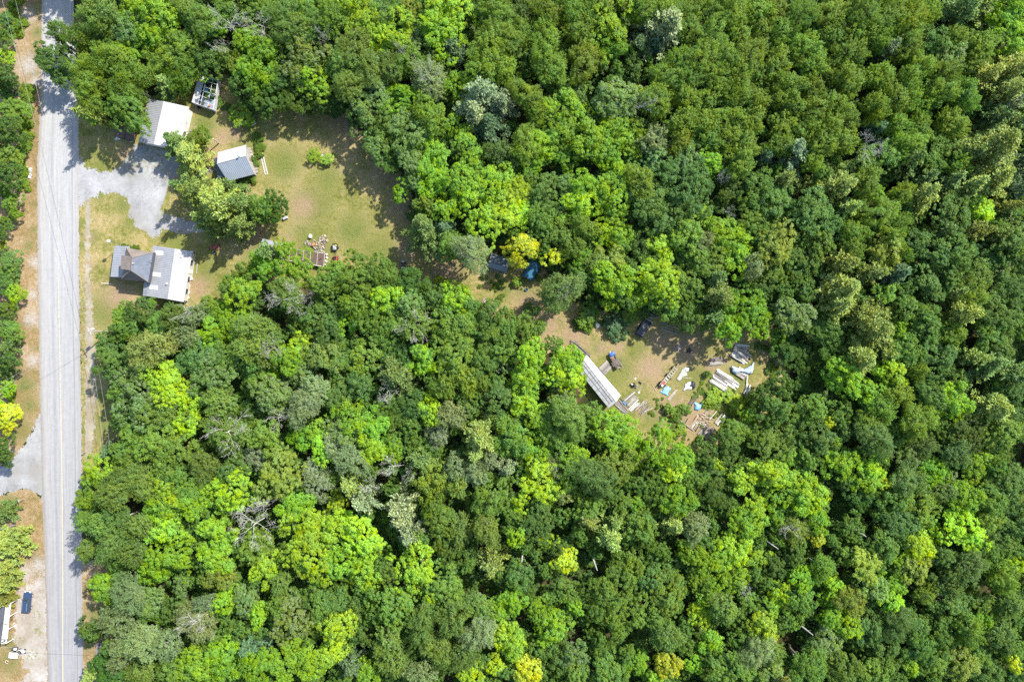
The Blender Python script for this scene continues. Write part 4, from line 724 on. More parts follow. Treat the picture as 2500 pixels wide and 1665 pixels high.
# ------------------------------------------------------------------ materials of built things
def metalroof(name, col, stain=0.15):
    m, nt, b, o = newmat(name); p = wpos(nt)
    n = noise(nt, p, 0.8, 5, 0.65); n2 = noise(nt, p, 6, 3, .7)
    c = ramp(nt, n, [(0.3, tuple(x * (1 - stain) for x in col)), (0.55, col), (0.75, tuple(min(1, x * 1.06) for x in col))])
    c = mixc(nt, 1.0, c, ramp(nt, n2, [(.3, .92), (.7, 1.05)]), 'MULTIPLY')
    nt.links.new(c, b.inputs['Base Color']); b.inputs['Roughness'].default_value = 0.45; b.inputs['Specular IOR Level'].default_value = 0.35
    return m
def shingles(name, col):
    m, nt, b, o = newmat(name); p = wpos(nt)
    n = noise(nt, p, 0.7, 4); n2 = noise(nt, p, 5.5, 3, .8); n3 = noise(nt, p, 14, 2)
    c = ramp(nt, n, [(0.3, tuple(x * .82 for x in col)), (0.7, tuple(x * 1.1 for x in col))])
    c = mixc(nt, 1.0, c, ramp(nt, n2, [(.3, .72), (.7, 1.22)]), 'MULTIPLY')
    nt.links.new(c, b.inputs['Base Color']); b.inputs['Roughness'].default_value = 0.92; b.inputs['Specular IOR Level'].default_value = .15
    bump(nt, b, n3, .5, .03); return m
def woodmat(name, col, var=.3):
    m, nt, b, o = newmat(name); p = wpos(nt)
    oi = node(nt, 'ShaderNodeObjectInfo')
    n = noise(nt, p, 3.5, 5, .7)
    c = ramp(nt, n, [(.3, tuple(x * (1 - var) for x in col)), (.7, tuple(min(1, x * (1 + var * .7)) for x in col))])
    f = mth(nt, 'MULTIPLY_ADD', oi.outputs['Random'], .7, .62)
    c = mixc(nt, 1.0, c, f, 'MULTIPLY')
    nt.links.new(c, b.inputs['Base Color']); b.inputs['Roughness'].default_value = .85; b.inputs['Specular IOR Level'].default_value = .2
    return m
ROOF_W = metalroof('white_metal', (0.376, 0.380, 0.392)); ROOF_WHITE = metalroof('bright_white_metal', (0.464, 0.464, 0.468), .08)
ROOF_G = metalroof('grey_metal', (0.264, 0.276, 0.296)); ROOF_B = metalroof('blue_grey_metal', (0.216, 0.252, 0.292)); ROOF_BL = metalroof('dull_and_shaded_blue_metal', (0.104, 0.128, 0.160))  # the dull blue also paints the shadow on the corrugated shed's upper slope
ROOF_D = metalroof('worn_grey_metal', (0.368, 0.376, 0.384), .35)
ROOF_SHADED = metalroof('shaded_slope_metal', (0.296, 0.300, 0.312))  # darker copy of the roof metal, shade painted in for the west slopes
SH_BROWN = shingles('brown_shingles', (.185, .155, .135)); SH_BLUE = shingles('blue_grey_shingles', (.14, .157, .19)); SH_DARK = shingles('dark_shingles', (.07, .075, .09))
SIDING = simple('beige_siding', (.50, .47, .40), .7); SIDING_W = simple('white_siding', (.62, .62, .60), .6); SIDING_G = simple('grey_boards', (.30, .28, .25), .85)
WHITE = simple('white_paint', (.62, .62, .61), .5, var=.08); OFFW = simple('off_white', (.47, .46, .44), .6)
BLACK = simple('black_paint', (.025, .026, .030), .5); DARK = simple('dark_grey', (.06, .062, .07), .6); GREY = simple('grey_plastic', (.32, .34, .37), .5)
RUSTB = metalroof('rusty_brown_metal', (.105, .070, .055), .45); BROWNP = simple('brown_panel', (.115, .078, .062), .8)
RED = simple('red_paint', (.42, .06, .05), .5); ORANGE = simple('orange_paint', (.70, .15, .05), .5); TERRA = simple('terracotta', (.42, .17, .09), .8); REDW = simple('faded_red', (.38, .12, .10), .7)
YEL = simple('yellow_paint', (.65, .50, .05), .5)
GLASS = simple('dark_glass', (.03, .04, .05), .12, spec=.6)
RUBBER = simple('rubber', (.02, .02, .022), .9); STEEL = simple('galvanised_steel', (.38, .39, .40), .45, .3)
POLE = simple('weathered_pole', (.40, .36, .31), .9)
WOOD_G = woodmat('weathered_boards', (.27, .245, .215), .4); WOOD_P = woodmat('pale_boards', (.42, .385, .33), .4); WOOD_T = woodmat('tan_boards', (.36, .265, .17), .4); WOOD_D = woodmat('dark_boards', (.17, .14, .11))
WOOD_W = woodmat('whitened_boards', (.55, .53, .49), .45)
STONE = simple('pale_stone', (.52, .50, .48), .9, scale=5); STONE_D = simple('dark_stone', (.16, .155, .15), .9, scale=5)
TARP_B = simple('blue_tarp', (.06, .20, .45), .5, var=.25); TARP_G = simple('grey_tarp', (.33, .40, .48), .45, var=.3); TARP_W = simple('white_tarp', (.66, .65, .62), .5, var=.2); TARP_K = simple('black_tarp', (.035, .038, .045), .4)
TARP_T = simple('teal_tarp', (.03, .11, .18), .4, var=.3); TARP_O = simple('greenish_tarp', (.36, .37, .31), .6, var=.15)
CARBLUE = simple('dark_blue_paint', (.028, .052, .105), .22, var=.08, spec=.6)

def hit(px, py, p0, n):
    d = V(px, py, 0) - Vector((0, 0, H)); o = Vector((0, 0, H)); t = (Vector(p0) - o).dot(n) / d.dot(n); return o + d * t

def corrugated(name, mat, parent, e0, e1, r1, r0, pitch=0.45, ht=0.045, t=0.05):
    """ribbed sheet between the eave e0-e1 and the ridge r0-r1, on a solid deck"""
    e0, e1, r0, r1 = map(Vector, (e0, e1, r0, r1)); nrm = (e1 - e0).cross(r0 - e0).normalized()
    if nrm.z < 0: nrm = -nrm
    n = max(3, int((e1 - e0).length / pitch)); mb = MB(); us = []
    for i in range(n):
        us += [((i + .00) / n, 0), ((i + .62) / n, 0), ((i + .70) / n, 1), ((i + .92) / n, 1)]
    us.append((1.0, 0)); vs = []; fs = []
    for u, k in us:
        for a, b in ((e0, e1), (r0, r1)): vs.append(a.lerp(b, u) + nrm * (ht * k + .004))
    for i in range(len(us) - 1): fs.append((2 * i, 2 * i + 2, 2 * i + 3, 2 * i + 1))
    mb.add(vs, fs); mb.slab([e0, e1, r1, r0], t)
    return mb.build(name, mat, parent)

def gable(name, label, cat, eA, ridge, eB, ze, zr, matA, matB, wall, pitch=.45, inset=.35, doors=()):
    """eA, ridge, eB: pairs of pixels along the two eaves and the ridge; walls stand below"""
    a = [V(*p, ze) for p in eA]; r = [V(*p, zr) for p in ridge]; b = [V(*p, ze) for p in eB]
    c = sum(a + b, Vector()) / 4; t = thing(name, label, cat, (c.x, c.y, 0))
    corrugated('roof', matA, t, a[0], a[1], r[1], r[0], pitch); corrugated('roof', matB, t, b[0], b[1], r[1], r[0], pitch)
    ax = (r[1] - r[0]).normalized(); mb = MB(); mb.tube([r[0] + Vector((0, 0, .03)), r[1] + Vector((0, 0, .03))], .09, 6); mb.build('ridge_cap', matA, t)
    def ins(p, e): 
        q = p + (c - p).normalized() * 0
        inw = ((a[0] + a[1]) / 2 - (b[0] + b[1]) / 2); inw.z = 0; inw.normalize(); sgn = -1 if e in 'a' else 1
        return p + inw * sgn * inset
    A = [ins(a[0], 'a') + ax * inset, ins(a[1], 'a') - ax * inset]; B = [ins(b[0], 'b') + ax * inset, ins(b[1], 'b') - ax * inset]
    R = [r[0] + ax * inset, r[1] - ax * inset]; dz = .14 + .0
    fl = lambda p: Vector((p.x, p.y, -.05)); dn = lambda p, k: Vector((p.x, p.y, p.z - k))
    f = inset / max(.1, ((a[0] - r[0]).xy.length)); up = (zr - ze) * f - dz
    vs = [fl(A[0]), fl(A[1]), fl(B[1]), fl(B[0]), dn(A[0], -up), dn(A[1], -up), dn(B[1], -up), dn(B[0], -up), dn(R[0], dz + .02), dn(R[1], dz + .02)]
    mb = MB(); mb.add(vs, [(0, 1, 5, 4), (2, 3, 7, 6), (1, 2, 6, 9, 5), (3, 0, 4, 8, 7), (4, 5, 9, 8), (7, 8, 9, 6)]); mb.build('wall', wall, t)
    return t, A, B, R

def onwall(name, mat, t, p, q, u, w, z0, z1, th=.05, frame=None):
    """a door or window leaf set on the wall that runs from p to q"""
    p, q = Vector(p), Vector(q); d = (q - p); d.z = 0; L = d.length; d.normalize(); n = Vector((d.y, -d.x, 0))
    c = p + d * (u * L); rz = math.atan2(d.y, d.x)
    if frame:
        f = MB().box((c.x + n.x * .03, c.y + n.y * .03, (z0 + z1) / 2), (w + .18, .07, z1 - z0 + .18), rz).build(name, frame, t)
        MB().box((c.x + n.x * .06, c.y + n.y * .06, (z0 + z1) / 2), (w, .05, z1 - z0), rz).build('pane', mat, f)
    else:
        MB().box((c.x + n.x * .03, c.y + n.y * .03, (z0 + z1) / 2), (w, th + .02, z1 - z0), rz).build(name, mat, t)

# ------------------------------------------------------------------ farmhouse
ze, zr = 3.0, 4.9
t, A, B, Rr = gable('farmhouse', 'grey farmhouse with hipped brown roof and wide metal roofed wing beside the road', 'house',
    [(373.5, 599.6), (357, 723)], [(426.5, 607.5), (409.2, 730.7)], [(469, 614.3), (448, 737.8)], ze, zr, ROOF_SHADED, ROOF_W, SIDING, .42)  # west slope, turned from the sun, has its shade put into the colour
house = t
c0 = V(373.5, 599.6, ze); n0 = (V(357, 723, ze) - c0).cross(V(426.5, 607.5, zr) - c0).normalized()
if n0.z < 0: n0 = -n0
for (x, y, w, h_) in ((389, 617.8, 20.5, 11), (383, 670.6, 20.5, 10.5), (375, 701.8, 20.5, 11)):
    pts = [hit(x + sx * w / 2, y + sy * h_ / 2 + sx * 1.0, c0, n0) + n0 * .065 for sx, sy in ((-1, -1), (1, -1), (1, 1), (-1, 1))]
    f = MB().slab(pts, .055).build('skylight', OFFW, t); c = sum(pts, Vector()) / 4
    MB().slab([c + (p - c) * .93 + n0 * .012 for p in pts], .02).build('pane', WHITE, f)
def stack(px, py, p0, n, r, h, mat, name='vent_pipe'):
    q = hit(px, py, p0, n); m = MB(); m.cyl(q - Vector((0, 0, .1)), r, h + .1, 10); m.cyl(q + Vector((0, 0, h)), r * 1.5, .06, 10); return m.build(name, mat, t)
stack(409, 693, c0, n0, .17, .35, OFFW)
# hipped main roof
zh, zt = 4.5, 7.4
NW, NE, SE, SW = V(308.2, 605.1, zh), V(374.5, 616.5, zh), V(362.5, 689.2, zh), V(297, 681.6, zh)
T1, T2 = V(322.5, 630, zt), V(319.4, 660.2, zt)
MB().slab([NW, NE, T1], .12).build('hip_roof', SH_BROWN, t); MB().slab([SE, SW, T2], .12).build('hip_roof', SH_BROWN, t)
MB().slab([NE, SE, T2, T1], .12).build('hip_roof', SH_BLUE, t); MB().slab([SW, NW, T1, T2], .12).build('hip_roof', SH_BROWN, t)  # east slope toned blue grey, the west one brown
mb = MB()
for a, b_ in ((NW, T1), (NE, T1), (SE, T2), (SW, T2), (T1, T2)): mb.tube([a + Vector((0, 0, .02)), b_ + Vector((0, 0, .03))], .08, 6)
mb.build('ridge_cap', SH_BROWN, t)
cen = (NW + NE + SE + SW) / 4; q = [cen + (p - cen) * .93 for p in (NW, NE, SE, SW)]
mb = MB(); mb.add([(p.x, p.y, -.05) for p in q] + [(p.x, p.y, zh - .06) for p in q], [(0, 1, 5, 4), (1, 2, 6, 5), (2, 3, 7, 6), (3, 0, 4, 7), (4, 5, 6, 7)]); mb.build('wall', SIDING, t)
MB().slab([NE + Vector((-.1, 0, .05)), SE + Vector((-.1, 0, .05)), SE + Vector((.55, -.05, .04)), NE + Vector((.55, -.05, .04))], .2).build('valley_gutter', DARK, t)
nE = (SE - NE).cross(T1 - NE).normalized(); nE = nE if nE.z > 0 else -nE
stack(326.8, 643.5, NE, nE, .16, .4, STEEL)
for (x, y) in ((364, 645), (372, 640), (369, 652)):
    qd = hit(x, y, NE, nE); m = MB(); m.tube([qd, qd + Vector((0, 0, .7))], .03, 5); m.tube([qd + Vector((-.4, .1, .7)), qd + Vector((.4, -.1, .7))], .02, 4); m.build('aerial', STEEL, t)
# dormer on the west side
D = [V(296, 624.5, 6.5), V(322, 625.5, 7.1), V(318.2, 660.2, 7.1), V(294.8, 657, 6.5)]
MB().slab(D, .14).build('dormer_roof', SH_BROWN, t)
cd_ = sum(D, Vector()) / 4; q = [cd_ + (p - cd_) * .9 for p in D]
dm = MB(); dm.add([(p.x, p.y, 4.7) for p in q] + [(p.x, p.y, p.z - .1) for p in q], [(0, 1, 5, 4), (1, 2, 6, 5), (2, 3, 7, 6), (3, 0, 4, 7), (4, 5, 6, 7)]); dmo = dm.build('dormer', SIDING, t)
onwall('window', GLASS, t, q[0], q[3], .5, 1.2, 5.2, 6.1, frame=WHITE)
# west porch
P4 = [V(279.6, 600.3, 2.7), V(306, 604, 3.5), V(297.5, 679.5, 3.5), V(269.4, 676, 2.7)]
corrugated('porch_roof', ROOF_G, t, P4[0], P4[3], P4[2] + Vector((1.2, .2, .25)), P4[1] + Vector((1.2, .2, .25)), .55)
for u in (.02, .35, .67, .98):
    p = P4[0].lerp(P4[3], u) + Vector((.35, 0, 0)); MB().box((p.x, p.y, 1.3), (.14, .14, 2.66)).build('porch_post', WHITE, t)
fl = [(p.x, p.y, .35) for p in P4]; MB().slab(fl, .4).build('porch_floor', WOOD_G, t)
# small lean-to at the south west corner
L4 = [V(351.2, 690, 2.55), V(361, 688, 3.0), V(357.5, 723.4, 2.95), V(348.8, 722.3, 2.5)]
corrugated('lean_to_roof', ROOF_G, t, L4[0], L4[3], L4[2], L4[1], .55)
c4 = sum(L4, Vector()) / 4; q = [c4 + (p - c4) * .85 for p in L4]
mb = MB(); mb.add([(p.x, p.y, -.05) for p in q] + [(p.x, p.y, p.z - .1) for p in q], [(0, 1, 5, 4), (1, 2, 6, 5), (2, 3, 7, 6), (3, 0, 4, 7), (4, 5, 6, 7)]); mb.build('lean_to_wall', SIDING, t)
for u in (.2, .45, .8): onwall('window', GLASS, t, B[1], B[0], u, 1.3, 1.1, 2.2, frame=WHITE)
onwall('door', WHITE, t, B[1], B[0], .62, .95, .1, 2.1)
for u in (.3, .7): onwall('window', GLASS, t, A[1], B[1], u, 1.2, 1.1, 2.2, frame=WHITE)
# things along its walls
def lathe_thing(name, label, cat, px, py, prof, mat, n=14, group=None, part='body', extra=None):
    c = V(px, py); th = thing(name, label, cat, c, group); MB().lathe(c, prof, n).build(part, mat, th, smooth=False)
    if extra: MB().lathe(c, extra[0], n).build(extra[2], extra[1], th)
    return th
lathe_thing('water_tank', 'round white tank standing by the east wall of the farmhouse', 'tank', 466.5, 681.5, [(.5, 0), (.52, .1), (.52, 1.0), (.4, 1.15), (.12, 1.22)], WHITE, 18, extra=([(.1, 1.22), (.1, 1.3)], GREY, 'lid'))
POTS = [(465, 690.5, .36, TERRA, 'large terracotta pot below the white tank'), (463, 695.5, .28, TERRA, 'second terracotta pot down from the white tank'), (459.5, 699, .22, STONE, 'small grey pot against the house wall below the tank'),
        (461, 708.5, .3, TERRA, 'terracotta pot halfway between tank and white tub'), (459, 712, .25, TERRA, 'terracotta pot just above the white tub'), (462, 714.5, .35, WHITE, 'white tub beside the farmhouse wall'), (458, 724, .3, DARK, 'dark pot under the lower right roof corner'), (461, 727, .28, WHITE, 'lowest white pot beside the farmhouse corner'),
        (468, 655, .25, DARK, 'dark pot above the white tank'), (471, 616, .3, OFFW, 'pale pot at the upper right roof corner'), (466, 673, .22, TERRA, 'terracotta pot just above the white tank')]
for (x, y, r, mt, lb) in POTS:
    th = lathe_thing('flower_pot', lb, 'flower pot', x, y, [(r * .7, 0), (r, r * 1.4), (r * 1.12, r * 1.4), (r * 1.12, r * 1.65), (r * .9, r * 1.65), (r * .85, r * 1.5)], mt, 12, 'pots along the farmhouse wall', 'pot', ([(r * .84, r * 1.4), (r * .1, r * 1.52)], BROWNP, 'soil'))
c = V(481, 655); th = thing('edging_rail', 'thin pale timber rail on the grass right of the farmhouse', 'rail', c)
MB().tube([V(481.5, 640, .12), V(480, 668, .12)], .07, 6).build('rail', POLE, th)
for y in (643, 655, 666): MB().cyl(V(481, y, 0), .05, .16, 6).build('peg', POLE, th)
# globe lamp
b0 = V(299, 597.5); th = thing('globe_lamp', 'tall lamp post with a white globe left of the farmhouse', 'lamp post', b0)
MB().tube([b0, b0 + Vector((0, 0, 5.6))], [.07, .05], 8).build('post', SH_BROWN, th)
tp = V(264.5, 591, 5.9); 
b1 = Vector((b0.x, b0.y, 5.9)); MB().lathe(b1, [(.06, -.45), (.3, -.36), (.42, 0), (.3, .32), (.06, .45)], 16).build('globe', WHITE, th, smooth=True)
# flag, flower clump and log by the porch
c = V(262, 691); th = thing('flag_pole', 'leaning white pole lying over the flower clump left of the farmhouse', 'pole', c); MB().tube([V(247, 691, .9), V(262, 692.5, .5), V(275, 694, .12)], .05, 6).build('pole', WHITE, th); MB().cyl(V(262, 692.5, 0), .05, .5, 6).build('rest', POLE, th)

# ------------------------------------------------------------------ garage, cabin and sheds
t, A, B, Rr = gable('garage', 'white metal roofed garage under the trees above the driveway', 'garage', [(362, 242), (338, 347.5)], [(399.5, 248), (375.5, 353)], [(461, 262), (437, 366)], 3.0, 4.7, ROOF_SHADED, ROOF_WHITE, SIDING_W, .42)  # one white roof; the west slope is painted in the shaded tone
onwall('garage_door', WHITE, t, A[1], B[1], .3, 2.7, .05, 2.4); onwall('garage_door', WHITE, t, A[1], B[1], .7, 2.7, .05, 2.4)
onwall('window', GLASS, t, B[1], B[0], .4, 1.1, 1.1, 2.1, frame=WHITE)
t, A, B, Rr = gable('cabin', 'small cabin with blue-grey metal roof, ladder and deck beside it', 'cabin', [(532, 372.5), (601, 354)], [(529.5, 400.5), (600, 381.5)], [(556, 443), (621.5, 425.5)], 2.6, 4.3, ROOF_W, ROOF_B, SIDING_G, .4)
cab = t
p = V(585, 383, 4.2); m = MB(); m.cyl(p - Vector((0, 0, .4)), .14, 1.3, 10); m.build('chimney_pipe', STEEL, t); m = MB(); m.cyl(p + Vector((0, 0, .9)), .26, .12, 10, .05); m.build('chimney_cap', STEEL, t)
L4 = [V(522, 389, 2.0), V(530.5, 384, 2.7), V(546, 430, 2.7), V(532.5, 438, 2.0)]
MB().slab(L4, .08).build('lean_to_roof', ROOF_BL, t)
for q in (L4[0], L4[3]): MB().box((q.x + .25, q.y, .95), (.12, .12, 1.95)).build('lean_to_post', POLE, t)
onwall('window', GLASS, t, A[0], B[0], .5, 1.0, 1.1, 2.0, frame=WHITE); onwall('door', WOOD_D, t, A[1], B[1], .45, .9, .1, 2.0)
onwall('window', GLASS, t, B[0], B[1], .4, 1.0, 1.1, 2.0, frame=WHITE)

UNITM = {}
def unitbox(mat, wob=0.0):
    k = mat.name
    if k not in UNITM:
        m = MB(); m.box((0, 0, 0), (1, 1, 1)); me = mesh_of(m, 'plank', mat); me.polygons.foreach_set('use_smooth', [False] * len(me.polygons)); UNITM[k] = me
    return UNITM[k]
def piece(name, mat, parent, c, L, w, h, rz, tilt=0.0, roll=0.0):
    o = bpy.data.objects.new(name, unitbox(mat)); COL.objects.link(o); o.parent = parent
    inv = worig(parent).inverted(); o.location = inv @ Vector(c); o.rotation_euler = (roll, tilt, rz); o.scale = (L, w, h); return o
def ang(p, q): return math.atan2(-(q[1] - p[1]), q[0] - p[0])
def beam(name, mat, parent, p, q, w, h, z, zq=None):
    a = V(p[0], p[1], z); b = V(q[0], q[1], z if zq is None else zq); d = b - a
    return piece(name, mat, parent, (a + b) / 2, d.length, w, h, math.atan2(d.y, d.x), -math.asin(d.z / d.length))

th = thing('deck', 'weathered grey deck against the right wall of the small cabin', 'deck', V(612, 395))
for i in range(9):
    u = i / 8; a = (602 + 2.2 * i, 366 + 7.0 * i); beam('plank', WOOD_G, th, (a[0] - 1.5, a[1]), (a[0] + 13 - abs(i - 4) * .8, a[1] - 3.5), .62, .06, .3)
for q in ((604, 370), (620, 415), (612, 372), (624, 408)): MB().box(V(q[0], q[1], .13), (.15, .15, .27)).build('deck_post', POLE, th)
c = V(610, 394, .33); th = thing('dog', 'white dog lying on the deck of the small cabin', 'dog', c)
m = MB(); m.tube([c + Vector((-.35, .25, .14)), c + Vector((-.1, .08, .18)), c + Vector((.2, -.15, .18)), c + Vector((.36, -.3, .2)), c + Vector((.46, -.42, .26)), c + Vector((.58, -.5, .2))], [.1, .17, .16, .1, .11, .05], 10)
m.tube([c + Vector((.15, -.05, .1)), c + Vector((.42, .0, .06)), c + Vector((.6, -.08, .04))], [.07, .045, .035], 6); m.tube([c + Vector((.2, -.25, .1)), c + Vector((.42, -.15, .05)), c + Vector((.62, -.3, .04))], [.07, .045, .035], 6)
m.tube([c + Vector((-.3, .3, .1)), c + Vector((-.1, .42, .06)), c + Vector((.1, .36, .04))], [.09, .06, .04], 6); m.tube([c + Vector((-.35, .1, .1)), c + Vector((-.2, -.12, .06)), c + Vector((0, -.16, .04))], [.09, .06, .04], 6)
m.tube([c + Vector((-.38, .28, .14)), c + Vector((-.55, .4, .1)), c + Vector((-.6, .58, .06))], [.05, .035, .02], 6)
m.tube([c + Vector((.42, -.34, .33)), c + Vector((.38, -.3, .24))], [.03, .05], 5); m.tube([c + Vector((.52, -.38, .33)), c + Vector((.48, -.36, .24))], [.03, .05], 5)
m.build('body', WHITE, th, smooth=True)
th = thing('walkway', 'grey board walkway leading left from the small cabin', 'walkway', V(500, 425))
for i in range(12): beam('plank', WOOD_G, th, (474 + 4.9 * i, 423 - 1.6 * i + 12), (472 + 4.9 * i, 424 - 1.6 * i), .44, .06, .12)
for s in (1, 10): beam('stringer', WOOD_D, th, (473, 425 + s - .5), (529, 408 + s - .5), .12, .1, .05)
# ladder
def ladder(name, label, p, q, w, n, mat, z=.07):
    a, b = V(*p), V(*q); d = (b - a).normalized(); s = Vector((-d.y, d.x, 0)) * w / 2; th = thing(name, label, 'ladder', (a + b) / 2)
    up = Vector((0, 0, z))
    for k in (-1, 1): MB().box(((a + b) / 2 + s * k + up)[:], ((b - a).length, .09, .11), math.atan2(d.y, d.x)).build('rail', mat, th)
    for i in range(n):
        c = a.lerp(b, (i + .5) / n) + up; MB().box(c[:], (.07, w, .05), math.atan2(d.y, d.x)).build('rung', mat, th)
    return th
ladder('ladder', 'white extension ladder lying on the grass right of the cabin', (638.5, 375), (651, 427), .62, 15, WHITE)
# standing post near the cabin
c = V(535, 350); th = thing('gate_post', 'weathered grey post standing on the grass above the small cabin', 'post', c)
MB().tube([c, c + Vector((.02, .02, 3.4))], [.16, .13], 8).build('post', POLE, th); MB().cyl(c + Vector((.02, .02, 3.4)), .18, .05, 8).build('cap', POLE, th)
# pale boulder
def boulder(name, label, px, py, r, h, mat, grp=None, cat='boulder'):
    c = V(px, py); m = MB(); ph = random.random() * 6
    prof = [(.95, 0), (1.0, .3), (.8, .7), (.45, .93), (.1, 1.0)]; n = 11; vs = []; fs = []
    for rr, z in prof:
        for k in range(n):
            a = 2 * math.pi * k / n; q = rr * r * (1 + .16 * math.sin(2 * a + ph) + .1 * math.sin(3 * a + ph * 2) + random.uniform(-.06, .06)); vs.append((c.x + q * math.cos(a), c.y + q * math.sin(a), h * z - .03))
    for i in range(len(prof) - 1):
        for k in range(n): j = (k + 1) % n; fs.append((i * n + k, i * n + j, (i + 1) * n + j, (i + 1) * n + k))
    fs.append(tuple(range((len(prof) - 1) * n, len(prof) * n))); m.add(vs, fs); o = m.build(name, mat, None); 
    o.location = c; me = o.data
    for v_ in me.vertices: v_.co -= c
    return tag(o, label, cat, grp)
boulder('boulder', 'big pale boulder at the edge of the lawn beside lime shrubs', 616, 298, 1.0, 1.1, STONE)
boulder('boulder', 'long pale boulder beside the round dark shrub in the back clearing', 1457, 793, .8, .7, STONE)
# hidden white object under trees
c = V(617, 221); th = thing('wash_stand', 'white metal stand half hidden under the trees above the lawn', 'stand', c)
MB().box((c.x, c.y, .9), (.9, 1.5, .08), .2).build('top', OFFW, th)
for a, b_ in ((-.35, -.6), (.35, -.6), (.35, .6), (-.35, .6)): MB().box((c.x + a, c.y + b_, .43), (.07, .07, .87)).build('leg', STEEL, th)

# wrecked caravan with open roof frame
q = [V(486, 185, 2.2), V(532, 196, 2.2), V(520, 268, 2.2), V(468.5, 250, 2.2)]; c = sum(q, Vector()) / 4
th = thing('caravan_wreck', 'gutted white caravan with open roof frame under the trees above the lawn', 'caravan', (c.x, c.y, 0))
fl = [Vector((p.x, p.y, .55)) for p in q]; MB().slab(fl, .12).build('floor', DARK, th)
for i in range(4):
    a, b_ = q[i], q[(i + 1) % 4]; d = (b_ - a); d.z = 0; L = d.length; d.normalize(); n = Vector((-d.y, d.x, 0)) * .05
    MB().add([Vector((a.x, a.y, .5)), Vector((b_.x, b_.y, .5)), Vector((b_.x, b_.y, 2.15)), Vector((a.x, a.y, 2.15)), Vector((a.x, a.y, .5)) + n, Vector((b_.x, b_.y, .5)) + n, Vector((b_.x, b_.y, 2.15)) + n, Vector((a.x, a.y, 2.15)) + n],
             [(0, 1, 2, 3), (7, 6, 5, 4), (0, 4, 5, 1), (3, 2, 6, 7), (0, 3, 7, 4), (1, 5, 6, 2)]).build('side_panel', OFFW, th)
    MB().tube([a, b_], .06, 6).build('top_rail', WHITE, th)
for u in (.15, .36, .5, .7, .85): MB().tube([q[0].lerp(q[3], u), (q[0].lerp(q[3], u) + q[1].lerp(q[2], u)) / 2 + Vector((0, 0, .25)), q[1].lerp(q[2], u)], .045, 5).build('roof_bow', WHITE, th)
for w in (.3, .42, .75): MB().tube([q[0].lerp(q[1], w) + Vector((0, 0, .15)), q[3].lerp(q[2], w) + Vector((0, 0, .15))], .045, 5).build('roof_rail', WHITE, th)
MB().slab([q[0].lerp(q[3], .02) + Vector((0, 0, .06)), q[0].lerp(q[1], .28) + Vector((0, 0, .06)), q[3].lerp(q[2], .3) + Vector((0, 0, .06)), q[3] + Vector((0, 0, .06))], .04).build('roof_sheet', OFFW, th)
MB().slab([q[3].lerp(q[2], .55) + Vector((0, 0, .05)), q[2] + Vector((0, 0, .05)), q[2].lerp(q[1], .3) + Vector((0, 0, .05)), q[3].lerp(q[2], .55).lerp(q[0].lerp(q[1], .55), .22) + Vector((0, 0, .05))], .04).build('roof_sheet', ROOF_B, th)
for k in range(14):
    p = q[0].lerp(q[3], random.uniform(.1, .95)).lerp(q[1].lerp(q[2], .5), random.uniform(.2, .9)); MB().box((p.x, p.y, .75 + random.random() * .4), (random.uniform(.2, .7), random.uniform(.2, .6), random.uniform(.15, .5)), random.random() * 3).build('junk', random.choice([DARK, OFFW, GREY, WOOD_G, TARP_B]), th)
for u in (.12, .2): 
    p = q[3].lerp(q[2], u) ; MB().tube([Vector((p.x - .1, p.y - .35, .36)), Vector((p.x + .1, p.y - .35, .36))], .36, 14).build('wheel', RUBBER, th)
c = V(511, 260, 2.27); th2 = thing('fuel_can', 'orange can lying on the lower corner of the gutted caravan', 'can', c)
m = MB(); m.box((c.x, c.y, c.z + .2), (.5, .34, .4), .4, .85); m.build('body', ORANGE, th2); MB().tube([c + Vector((-.1, 0, .4)), c + Vector((0, 0, .5)), c + Vector((.12, .03, .4))], .03, 5).build('handle', ORANGE, th2)

# brown trailer
q = [V(287, 302, 1.7), V(334, 309, 1.7), V(325, 344, 1.7), V(281, 331, 1.7)]; c = sum(q, Vector()) / 4
th = thing('brown_trailer', 'rusty brown utility trailer under the trees left of the white garage', 'trailer', (c.x, c.y, 0))
mid = [q[0].lerp(q[3], .5) + Vector((0, 0, .35)), q[1].lerp(q[2], .5) + Vector((0, 0, .35))]
MB().slab([q[0], q[1], mid[1], mid[0]], .08).build('roof', RUSTB, th); MB().slab([mid[0], mid[1], q[2], q[3]], .08).build('roof', RUSTB, th)
qi = [Vector((c.x, c.y, 0)) + (Vector((p.x, p.y, 0)) - Vector((c.x, c.y, 0))) * .93 for p in q]
mb = MB(); mb.add([p + Vector((0, 0, .55)) for p in qi] + [p + Vector((0, 0, 1.65)) for p in qi], [(0, 1, 5, 4), (1, 2, 6, 5), (2, 3, 7, 6), (3, 0, 4, 7), (0, 3, 2, 1), (4, 5, 6, 7)]); mb.build('body', RUSTB, th)
for a, b_ in ((.3, .0), (.7, .0), (.3, 1.0), (.7, 1.0)):
    p = qi[0].lerp(qi[1], a).lerp(qi[3].lerp(qi[2], a), b_); MB().tube([p + Vector((0, -.12, .35)), p + Vector((0, .12, .35))], .35, 12).build('wheel', RUBBER, th)
for i, (x, y) in enumerate(((287, 337), (291, 339), (284, 340))):
    boulder('white_bucket' if i else 'white_crate', ('white lid crate on the ground below the brown trailer', 'second white bucket below the brown trailer', 'third white bucket left of the others below the brown trailer')[i], x, y, .3, .4, WHITE, None, 'bucket' if i else 'crate')
c = V(322, 346); o = tag(MB().tube([V(317, 347, .12), V(327, 344, .12)], .12, 7).build('log', WOOD_P, None), 'short pale log lying under the edge of the brown trailer', 'log')

